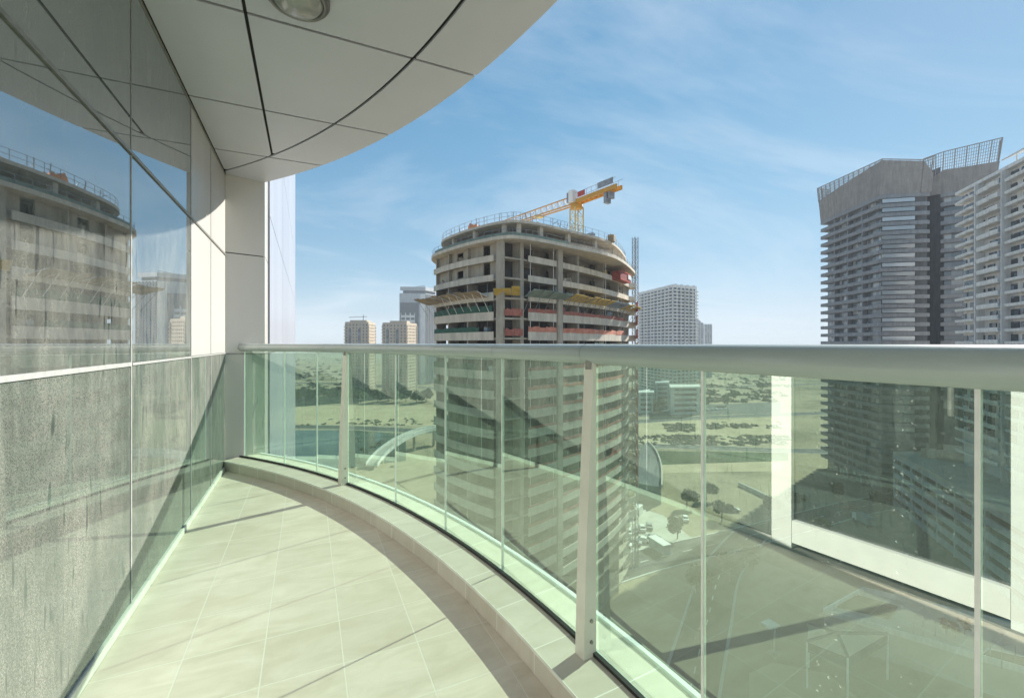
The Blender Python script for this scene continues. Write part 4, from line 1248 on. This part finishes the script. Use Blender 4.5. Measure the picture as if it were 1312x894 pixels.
# slate tower with the flared screen crown
b = bldg('slate_tower', (145, 180), 'dark slate tower of stacked balcony bands with a flared screen crown', 'tower')
FA, FB, FC, FD, FE, FG = (142.5, 200), (138.8, 165), (150.4, 162), (158.5, 166), (160.2, 163), (169, 153)
roof = EYE + 56
ringp = [FA, FB, FC, (153.5, 161.6), (154.2, 170), (160, 170), (160.4, 163), FG, (184, 172), (175, 205)]
poly = [W(*p) for p in ringp]
corep = offset_closed(poly, -1.3)
MB().prism(corep, GZ, roof).build('glazed_core', M['glazing_light'], b)
st = 3.42
nb = int((roof - GZ) / st)
for k in range(nb):
    z = roof - 1.2 - k * st
    mb = MB()
    L1 = [W(*p) for p in ((146, 201), (141.5, 200.4), (138.2, 165), (138.9, 164.0), (150.4, 161.2), (153.8, 160.9))]
    mb.strip(L1, -1.5, z - .5, z + .9) if False else mb.strip(L1[::-1], -1.5, z - .5, z + .9)
    mb.build('balcony_band', M['slate'], b)
    if -15 < z < roof - 4:
        mb = MB(); mb.bar(W(*inward((138.9, 164.2), (150.4, 161.4), -.5)), W(*inward(lerp2((138.9, 164.2), (150.4, 161.4), .86), (150.4, 161.4), -.5)), .2, z + 1.2, z + 2.55); mb.build('window_strip', M['pale_glazing'], b)  # added strip, its pale colour painting a sky reflection between the bands
    if z > -20:
        mb = MB(); mb.strip([W(*p) for p in ((159.6, 162.8), FG, (183, 171))][::-1], -1.4, z - .5, z + .9); mb.build('wing_band', M['slate'], b)
mb = MB(); mb.prism([W(*p) for p in ((150.5, 163), (153.7, 161.9), (154, 168.5), (160.2, 168.5), (160.2, 163.4), (162, 171), (150.6, 171))], GZ, roof + 10); mb.build('shade_dark_recess', M['dark_panel'], b)  # charcoal filler paints the shade of the notch between the two wings
for q0, q1 in (((FA), (FB)),):
    for f in (.25, .5, .75):
        c = lerp2(q0, q1, f); mb = MB(); mb.bar(W(c[0] - .6, c[1]), W(c[0] + 1.2, c[1]), .5, GZ, roof); mb.build('pier', M['slate'], b)
def crown_wall(pts_lo, pts_hi, z0, z1s, solid, par):
    """leaning screen: solid up to a share of its height, open lattice above"""
    n = len(pts_lo)
    lo = [Vector((*W(*p), z0)) for p in pts_lo]; hi = [Vector((*W(*p), z)) for p, z in zip(pts_hi, z1s)]
    mb = MB()
    for i in range(n - 1):
        m = 8
        for j in range(m):
            t0, t1 = j / m, (j + 1) / m
            a0, a1 = lo[i].lerp(lo[i + 1], t0), lo[i].lerp(lo[i + 1], t1)
            b0, b1 = hi[i].lerp(hi[i + 1], t0), hi[i].lerp(hi[i + 1], t1)
            s0 = solid[i] + (solid[i + 1] - solid[i]) * t0; s1 = solid[i] + (solid[i + 1] - solid[i]) * t1
            mb.face([a0, a1, a1.lerp(b1, s1), a0.lerp(b0, s0)])
    o = mb.build('screen_panel', M['taupe'], par); md = o.modifiers.new('thickness', 'SOLIDIFY'); md.thickness = .3
    mb = MB()
    for i in range(n - 1):
        L = (lo[i + 1] - lo[i]).length; m = max(3, int(L / .55))
        for j in range(m + 1):
            t = j / m; a0, b0 = lo[i].lerp(lo[i + 1], t), hi[i].lerp(hi[i + 1], t)
            s = solid[i] + (solid[i + 1] - solid[i]) * t
            mb.beam(a0.lerp(b0, max(0, s - .03)), b0, .085 if j % 5 else .2, 3)
        for f in (.35, .42, .49, .56, .63, .70, .77, .84, .92, 1.0):
            for j in range(m):
                t = j / m; t1 = (j + 1) / m
                s = solid[i] + (solid[i + 1] - solid[i]) * t
                if f < s: continue
                mb.beam(lo[i].lerp(lo[i + 1], t).lerp(hi[i].lerp(hi[i + 1], t), f), lo[i].lerp(lo[i + 1], t1).lerp(hi[i].lerp(hi[i + 1], t1), f), .085 if f < 1 else .2, 3)
    mb.build('screen_lattice', M['taupe'], par)
crown_wall([(147, 201.5), (141.8, 200.8), (138.3, 164.6), (150.4, 161), (153.9, 160.6)], [(147, 203), (140.6, 201.3), (138.3, 163.2), (150.4, 159.6), (154.0, 159.2)],
           roof - .4, [EYE + 71.5, EYE + 71.3, EYE + 68.8, EYE + 67, EYE + 68.3], [.45, .62, .97, .96, .5], b)
crown_wall([(156.5, 165.6), (159.8, 162.6), FG, (171, 155)], [(155.2, 165.0), (159.6, 161.6), (170.6, 152.0), (173.2, 155)], roof - .4, [EYE + 69.5, EYE + 70.8, EYE + 71.5, EYE + 71.5], [.35, .56, .5, .4], b)

# white tower with stepped balconies, right edge
b = bldg('white_tower', (137, 130), 'white tower with wavy stepped balconies cut off by the right edge of the view', 'tower')
GA, GB, GC2 = (138.2, 136), (129, 110), (121, 88)
GL, GR = (170, 140), (160, 84)
poly = [W(*p) for p in (GA, GC2, GR, GL)]
top = EYE + 46
MB().prism(offset_closed(poly, -1.4), GZ + 19, top).build('wall_body', M['white_wall'], b)
MB().prism(offset_closed(poly, .2), top, top + .9).build('roof', M['white_wall'], b)
nb = 24; wcount = 0; mbr = MB()
ga, gc = Vector(W(*GA)), Vector(W(*GC2)); ge = (gc - ga).normalized(); gn = Vector((ge.y, -ge.x)); GLn = (gc - ga).length
for k in range(nb):
    z = top - 3.0 - k * 3.3
    segs = ((0, .19, .5), (.21, .40, 1.2), (.42, .66, .6), (.68, 1.0, 1.3))
    for s0, s1, o_ in segs:
        n = 7; mb = MB()
        pts = [ga + ge * GLn * (s0 + (s1 - s0) * i / n) + gn * (o_ * .55 + .35 * math.sin(math.pi * i / n) + (.5 if i > 4 else 0)) for i in range(n + 1)]
        for i in range(n):
            i0, i1 = ga + ge * GLn * (s0 + (s1 - s0) * i / n), ga + ge * GLn * (s0 + (s1 - s0) * (i + 1) / n)
            mb.prism([pts[i], pts[i + 1], i1 - gn * 1.4, i0 - gn * 1.4], z - .28, z)
            mb.bar(pts[i], pts[i + 1], .16, z + .001, z + (.95 if o_ > 1 else .5))
        bmesh.ops.remove_doubles(mb.bm, verts=mb.bm.verts, dist=.0004)
        mb.build('balcony', M['white_wall'], b)
    if k < 22:
        for i in range(13):
            wcount += 1; mb = MB() if wcount <= 100 else mbr
            s = (i + .5) / 13 + .012 * math.sin(i * 3.1 + k)
            c = ga + ge * GLn * s - gn * 1.28; wd = (.9, 1.8, .6, 1.3)[i % 4]
            mb.bar(c - ge * wd, c + ge * wd, .3, z + (.05 if i % 2 else .9), z + 2.3)
            if wcount <= 100: mb.build('window', M['glazing'], b)
for f in (.16, .38, .62, .84):
    p, q = lerp2(GC2, GR, f - .05), lerp2(GC2, GR, f + .05); mb = MB(); mb.bar(W(p[0], p[1] + 1.2), W(q[0], q[1] + 1.2), .5, GZ + 22, top - 3); mb.build('window_strip', M['glazing'], b)
tag(mbr.build('lower_windows', M['glazing'], b), kind='stuff')
for s in (.20, .41, .67):
    mb = MB(); c = ga + ge * GLn * s; mb.bar(c - gn * 1.4, c + gn * .8, .3, GZ + 19, top); mb.build('fin_wall', M['white_wall'], b)
mb = MB()
for i in range(9, 22):
    c = ga + ge * GLn * (i + .5) / 22; mb.beam((*(c + gn * .8), top + 2.6), (*(c - gn * 4), top + 4.4), .18)
gm_ = ga.lerp(gc, .42)
mb.beam((*(gm_ + gn * .8), top + 2.6), (*(gc + gn * .8), top + 2.6), .2); mb.beam((*(gm_ - gn * 4), top + 4.4), (*(gc - gn * 4), top + 4.4), .2)
for i in range(2, 5):
    c = ga + ge * GLn * (i + .1) / 4.4; mb.beam((*(c - gn * .5), top + .9), (*(c - gn * .5), top + 3.2), .2)
mb.build('roof_pergola', M['white_wall'], b)

# banded car park podium
b = bldg('parking_podium', (120, 125), 'banded open sided podium with long dark slots below the white tower', 'podium')
PA, PB, PC = (131, 150), (111.5, 103), (98, 70)
poly = [W(*p) for p in (PA, PB, PC, (165, 62), (185, 150))]
ph = GZ + 19
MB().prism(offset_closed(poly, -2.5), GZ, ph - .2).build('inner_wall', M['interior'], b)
MB().prism(offset_closed(poly, .1), ph - .2, ph + .3).build('roof_deck', M['paving'], b)
for k in range(6):
    z = GZ + .6 + k * 3.3
    mb = MB(); mb.strip([W(*p) for p in (PC, PB, PA)], -.5, z, z + 1.75); mb.build('band', M['grey_tower'], b)
    mb = MB(); mb.strip([W(*p) for p in (PC, PB, PA)][::-1], .5, z, z + .01) if False else mb.prism(offset_closed(poly, -.6), z - .25, z); mb.build('deck', M['conc_dark'], b)
for f in (.0, .12, .25, .4, .56, .74, .9, .995):
    c = lerp2(PA, PB, f); mb = MB(); mb.bar(W(c[0] + .05, c[1]), W(c[0] + 1.2, c[1]), .5, GZ, ph); mb.build('column', M['grey_tower'], b)
mb = MB(); mb.bar(W(*lerp2(PA, (165, 100), .12)), W(*lerp2(PA, (165, 100), .5)), 3, ph + .3, ph + 3); mb.build('roof_hut', M['beige_wall'], b)

# curved pale ramp left of the unfinished tower
ramp = bldg('curved_ramp', (-44, 214), 'pale curved ramp bridge sweeping down beside the canal', 'ramp')
ctr = smooth_open([W(*p) for p in ((-63, 196), (-60.5, 208), (-55, 222), (-47, 236), (-36, 248))], 6)
def wall3(pts, off, wd, zf, h, name, mat):
    P = offset_open(pts, off); Q = offset_open(pts, off + wd); mb = MB()
    for i in range(len(P) - 1):
        za, zb_ = zf(i), zf(i + 1)
        lo = [(*P[i], za), (*P[i + 1], zb_), (*Q[i + 1], zb_), (*Q[i], za)]; hi = [(x, y, z + h) for x, y, z in lo]
        mb.face(lo[::-1]); mb.face(hi)
        for j in range(4): mb.face([lo[j], lo[(j + 1) % 4], hi[(j + 1) % 4], hi[j]])
    return mb.build(name, mat, ramp)
nn_ = len(ctr) - 1
zf = lambda i: GZ + .5 + 8.5 * math.sin(math.pi * min(1, i / nn_ * .62 + .02))
wall3(ctr, -2.6, 5.2, zf, .6, 'deck', M['paving'])
wall3(ctr, -2.9, .3, zf, 1.8, 'side_wall', M['white_wall']); wall3(ctr, 2.6, .3, zf, 1.8, 'side_wall', M['white_wall'])
for i in range(5, nn_, 5):
    mb = MB(); mb.beam((*ctr[i], GZ), (*ctr[i], zf(i) + .1), .7, 10); mb.build('pillar', M['conc'], ramp)

# sail shaped low pavilion by the lawn
pav = bldg('pavilion', (60, 165), 'low dark pavilion with a curved pale roof edge beside the lawn', 'pavilion')
pts = [gpt(*p) for p in ((829, 582), (838, 592), (844, 606), (847, 622), (847, 646))]
Pp = smooth_open(pts, 5)
far = [gpt(820, 592), gpt(815, 640)]
mb = MB(); mb.prism([tuple(p) for p in Pp] + [far[1], far[0]], GZ, GZ + 6); mb.build('body', M['dark_panel'], pav)
mb = MB(); mb.strip([tuple(p) for p in Pp], .5, GZ + 5.6, GZ + 7); mb.build('roof_edge', M['paving'], pav)

# roof terrace, pergola, shade, vehicles in the lot straight below
TZ = GZ + 5
ter = bldg('pool_terrace', (80, 80), 'pale paved raised terrace with low walls at the lower right below the railing', 'terrace')
tp = [gpt(*p, TZ) for p in ((1056, 786), (1106, 758), (1312, 806), (1420, 832), (1420, 900), (1312, 862))]
MB().prism(tp, GZ, TZ).build('deck', M['paving'], ter)
P = [Vector(p) for p in tp]
for i in range(6):
    mb = MB(); mb.bar(P[i], P[(i + 1) % 6], .35, TZ + .002, TZ + 1.0); mb.build('parapet', M['white_wall'], ter)
mb = MB(); mb.prism([gpt(*p, TZ) for p in ((1060, 775), (1100, 764), (1150, 778), (1140, 793))], TZ + .003, TZ + .35); mb.build('planting_bed', M['lawn'], ter)
mb = MB(); mb.prism([gpt(*p, TZ) for p in ((1250, 845), (1265, 832), (1400, 862), (1400, 882))], TZ + .003, TZ + .45); mb.build('pool_edge', M['white_wall'], ter)
mb = MB(); mb.prism([gpt(*p, TZ) for p in ((1256, 844), (1268, 835), (1396, 864), (1396, 879))], TZ + .46, TZ + .47); mb.build('pool_water', M['water'], ter)
for i, (px, py) in enumerate(((1212, 812), (1224, 816), (1236, 812))):
    make_tree((*gpt(px, py, TZ), TZ + .001), 1.0, 2.6, 260, .22, 20 + i, 'small dark planted shrub tree in a row on the pale terrace', 'shrub trees on the terrace')
def sail(px, py, wpx, hpx, label):
    z = TZ + 3
    c = [gpt(px - wpx, py, z), gpt(px, py - hpx, z), gpt(px + wpx, py + hpx * .3, z), gpt(px - wpx * .1, py + hpx, z)]
    s = empty('shade_sail', (*c[0], TZ), label, 'shade', 'grey shade sails on the terrace')
    mid = Vector((sum(p[0] for p in c) / 4, sum(p[1] for p in c) / 4, z - .5)); mb = MB()
    for i in range(4): mb.face([(*c[i], z + (.6 if i % 2 else 0)), (*c[(i + 1) % 4], z + (0 if i % 2 else .6)), mid])
    o = mb.build('canopy', M['steel'], s); md = o.modifiers.new('thickness', 'SOLIDIFY'); md.thickness = .05
    for i in range(4):
        mb = MB(); mb.beam((*c[i], TZ), (*c[i], z + (.6 if i % 2 else 0)), .07, 8); mb.build('post', M['steel'], s)
sail(1184, 790, 14, 9, 'grey shade sail on the pale terrace near its planting bed')
sail(1285, 822, 16, 10, 'grey shade sail on the pale terrace nearest the right edge')

pg = bldg('fabric_canopy', (60, 70), 'large square tan fabric canopy with dark crossing ribs over a dark frame', 'canopy')
z = GZ + 7.5
cc = [gpt(*p, z) for p in ((1034, 822), (1036, 799), (1137, 812), (1086, 842))]
cc = [Vector(p) for p in cc]
mid = sum(cc, Vector((0, 0))) / 4
mb = MB()
for i in range(4): mb.face([(*cc[i], z), (*cc[(i + 1) % 4], z), (*mid, z + .9)])
M['fabric'] = mat_var('tan_canopy_fabric', (.58, .47, .32), (.70, .58, .42), .3, .8)
o = mb.build('fabric_roof', M['fabric'], pg); md = o.modifiers.new('thickness', 'SOLIDIFY'); md.thickness = .06
mb = MB()
for c in cc: mb.beam((*c, z + .12), (*mid, z + 1.02), .26, 4)
mb.build('rib', M['dark_panel'], pg)
for i in range(4):
    mb = MB(); mb.bar(cc[i], cc[(i + 1) % 4], .2, z - 1.5, z - .02); mb.build('fascia', M['dark_panel'], pg)
    mb = MB(); mb.beam((*cc[i], GZ), (*cc[i], z), .16, 8); mb.build('post', M['white_paint'], pg)

ps = bldg('mobile_shade', (40, 80), 'small white topped shade on a bent post beside the sand patch', 'shade')
c = Vector(gpt(992, 838))
mb = MB(); mb.tube([(c.x, c.y, GZ), (c.x, c.y, GZ + 3), (c.x + .5, c.y + .2, GZ + 4.4), (c.x + .2, c.y + .9, GZ + 5)], .13, 8); mb.build('post', M['white_paint'], ps)
mb = MB(); mb.box(c.x - 1.1, c.y - .3, GZ + 4.9, c.x + 1.3, c.y + 1.9, GZ + 5.1); mb.build('top', M['white_paint'], ps)
mb = MB(); mb.box(c.x - 1.0, c.y - .8, GZ + .001, c.x + 1.0, c.y + .8, GZ + .5); mb.build('base', M['conc'], ps)

# vehicles
def make_car(mat, label, group, loc, rz):
    o = empty('parked_car', (0, 0, 0), label, 'car', group)
    mb = MB(); prof = [(-2.2, .35), (-2.25, .75), (-2.1, .95), (-1.5, 1.0), (-.9, 1.42), (.7, 1.44), (1.3, 1.02), (2.1, .88), (2.25, .6), (2.2, .35)]
    L = [mb.bm.verts.new((x, -.86 if z < 1.1 else -.68, z)) for x, z in prof]; Rr = [mb.bm.verts.new((x, .86 if z < 1.1 else .68, z)) for x, z in prof]
    n = len(prof)
    for i in range(n): mb.bm.faces.new((L[i], L[(i + 1) % n], Rr[(i + 1) % n], Rr[i]))
    mb.bm.faces.new(L[::-1]); mb.bm.faces.new(Rr)
    mb.build('body', mat, o)
    for s in (-1, 1):
        mb = MB(); y = s * .79
        mb.face([(-1.3, y + s * .03, 1.04), (-.85, y - s * .07, 1.36), (.6, y - s * .07, 1.38), (1.1, y + s * .03, 1.05)])
        ob = mb.build('side_window', M['glazing'], o); md = ob.modifiers.new('thickness', 'SOLIDIFY'); md.thickness = .03
    for xs in ((-1.47, 1.03, -.95, 1.41), (1.27, 1.06, .74, 1.43)):
        mb = MB(); mb.face([(xs[0], -.66, xs[1]), (xs[0], .66, xs[1]), (xs[2], .6, xs[3]), (xs[2], -.6, xs[3])])
        ob = mb.build('windscreen', M['glazing'], o); md = ob.modifiers.new('thickness', 'SOLIDIFY'); md.thickness = .05
    for x in (-1.35, 1.35):
        for s in (-1, 1):
            mb = MB(); mb.beam((x, s * .68, .33), (x, s * .88, .33), .33, 14); mb.build('wheel', M['gasket'], o)
    o.location = loc; o.rotation_euler = (0, 0, rz)
    return o
car0 = make_car(M['white_paint'], 'white car parked in the row in front of the low white offices', 'cars in front of the offices', (*gpt(856, 528), GZ + .02), .3)
for i in range(13):
    copy_tree(car0, (*gpt(862 + i * 5.6, 528.6 - i * .35), GZ + .02), .3 + .04 * (i % 3))
make_car(M['steel'], 'grey car alone on the open lot below the bay end of the white door reflection', None, (*gpt(939, 655), GZ + .02), -.6)['label'] = 'single grey car on the road past the lawn'
make_car(M['dark_red'], 'dark red car', None, (*gpt(1090, 652), GZ + .03), -.3)['label'] = 'dark red car on the road near the banded podium'
tr = empty('box_truck', (0, 0, 0), 'small truck with a pale blue grey box beside the banded podium', 'truck')
mb = MB(); mb.box(-3, -1.15, .9, 2.0, 1.15, 3.2); mb.build('cargo_box', M['ply_blue'], tr)
mb = MB(); mb.prism([(2.1, -1.05), (4.0, -1.05), (4.0, 1.05), (2.1, 1.05)], .6, 2.4); mb.build('cab', M['white_paint'], tr)
mb = MB(); mb.box(3.98, -.9, 1.4, 4.03, .9, 2.2); mb.build('windscreen', M['glazing'], tr)
mb = MB(); mb.box(-3, -.5, .5, 3.6, .5, .88); mb.build('chassis', M['gasket'], tr)
for x in (-2.0, 3.0):
    for s in (-1, 1):
        mb = MB(); mb.beam((x, s * .8, .48), (x, s * 1.1, .48), .48, 14); mb.build('wheel', M['gasket'], tr)
tr.location = (*gpt(1108, 672), GZ + .02); tr.rotation_euler = (0, 0, 1.1)
bar = empty('road_barrier', (*gpt(958, 634), GZ), 'pale concrete barrier run beside the road past the lawn', 'barrier')
mb = MB(); mb.bar(gpt(947, 622), gpt(985, 640), .6, GZ + .02, GZ + 1.1); mb.build('wall', M['paving'], bar)
mb = MB(); mb.bar(gpt(947, 622), gpt(985, 640), .25, GZ + 1.1, GZ + 1.5); mb.build('cap', M['white_paint'], bar)

# cars and site cabins on the paved yard beside the unfinished tower
car1 = make_car(M['steel'], 'grey or white car parked on the paved yard below the unfinished tower', 'cars on the paved yard', (*gpt(868, 668), GZ + .02), .9)
car2 = make_car(M['white_paint'], 'grey or white car parked on the paved yard below the unfinished tower', 'cars on the paved yard', (*gpt(878, 666), GZ + .02), .9)
for i in range(5): copy_tree((car1, car2)[i % 2], (*gpt(832 - i * 9, 676 + i * 2.5), GZ + .02), .9 + .1 * (i % 2))
for i in range(4): copy_tree((car2, car1)[i % 2], (*gpt(800 + i * 12, 700 - i * 3), GZ + .02), 2.3)
for i, (px, py, lb, mt) in enumerate(((815, 660, 'white site cabin with a dark door on the paved yard, nearest the tower foot', 'white_paint'), (845, 705, 'blue grey site cabin with a dark door on the paved yard', 'ply_blue'))):
    x, y = gpt(px, py); c_ = empty('site_cabin', (x, y, GZ), lb, 'cabin')
    a_ = Vector((x, y)); e_ = Vector((math.cos(.5 + i), math.sin(.5 + i))) * 3
    mb = MB(); mb.bar(a_ - e_, a_ + e_, 2.4, GZ + .15, GZ + 2.7); mb.build('walls', M[mt], c_)
    mb = MB(); mb.bar(a_ - e_ * 1.04, a_ + e_ * 1.04, 2.6, GZ + 2.703, GZ + 2.85); mb.build('roof', M['white_paint'], c_)
    n_ = Vector((e_.y, -e_.x)).normalized() * 1.21
    mb = MB(); mb.bar(a_ + n_ - e_ * .5, a_ + n_ - e_ * .2, .06, GZ + .2, GZ + 2.2); mb.build('door', M['dark_panel'], c_)
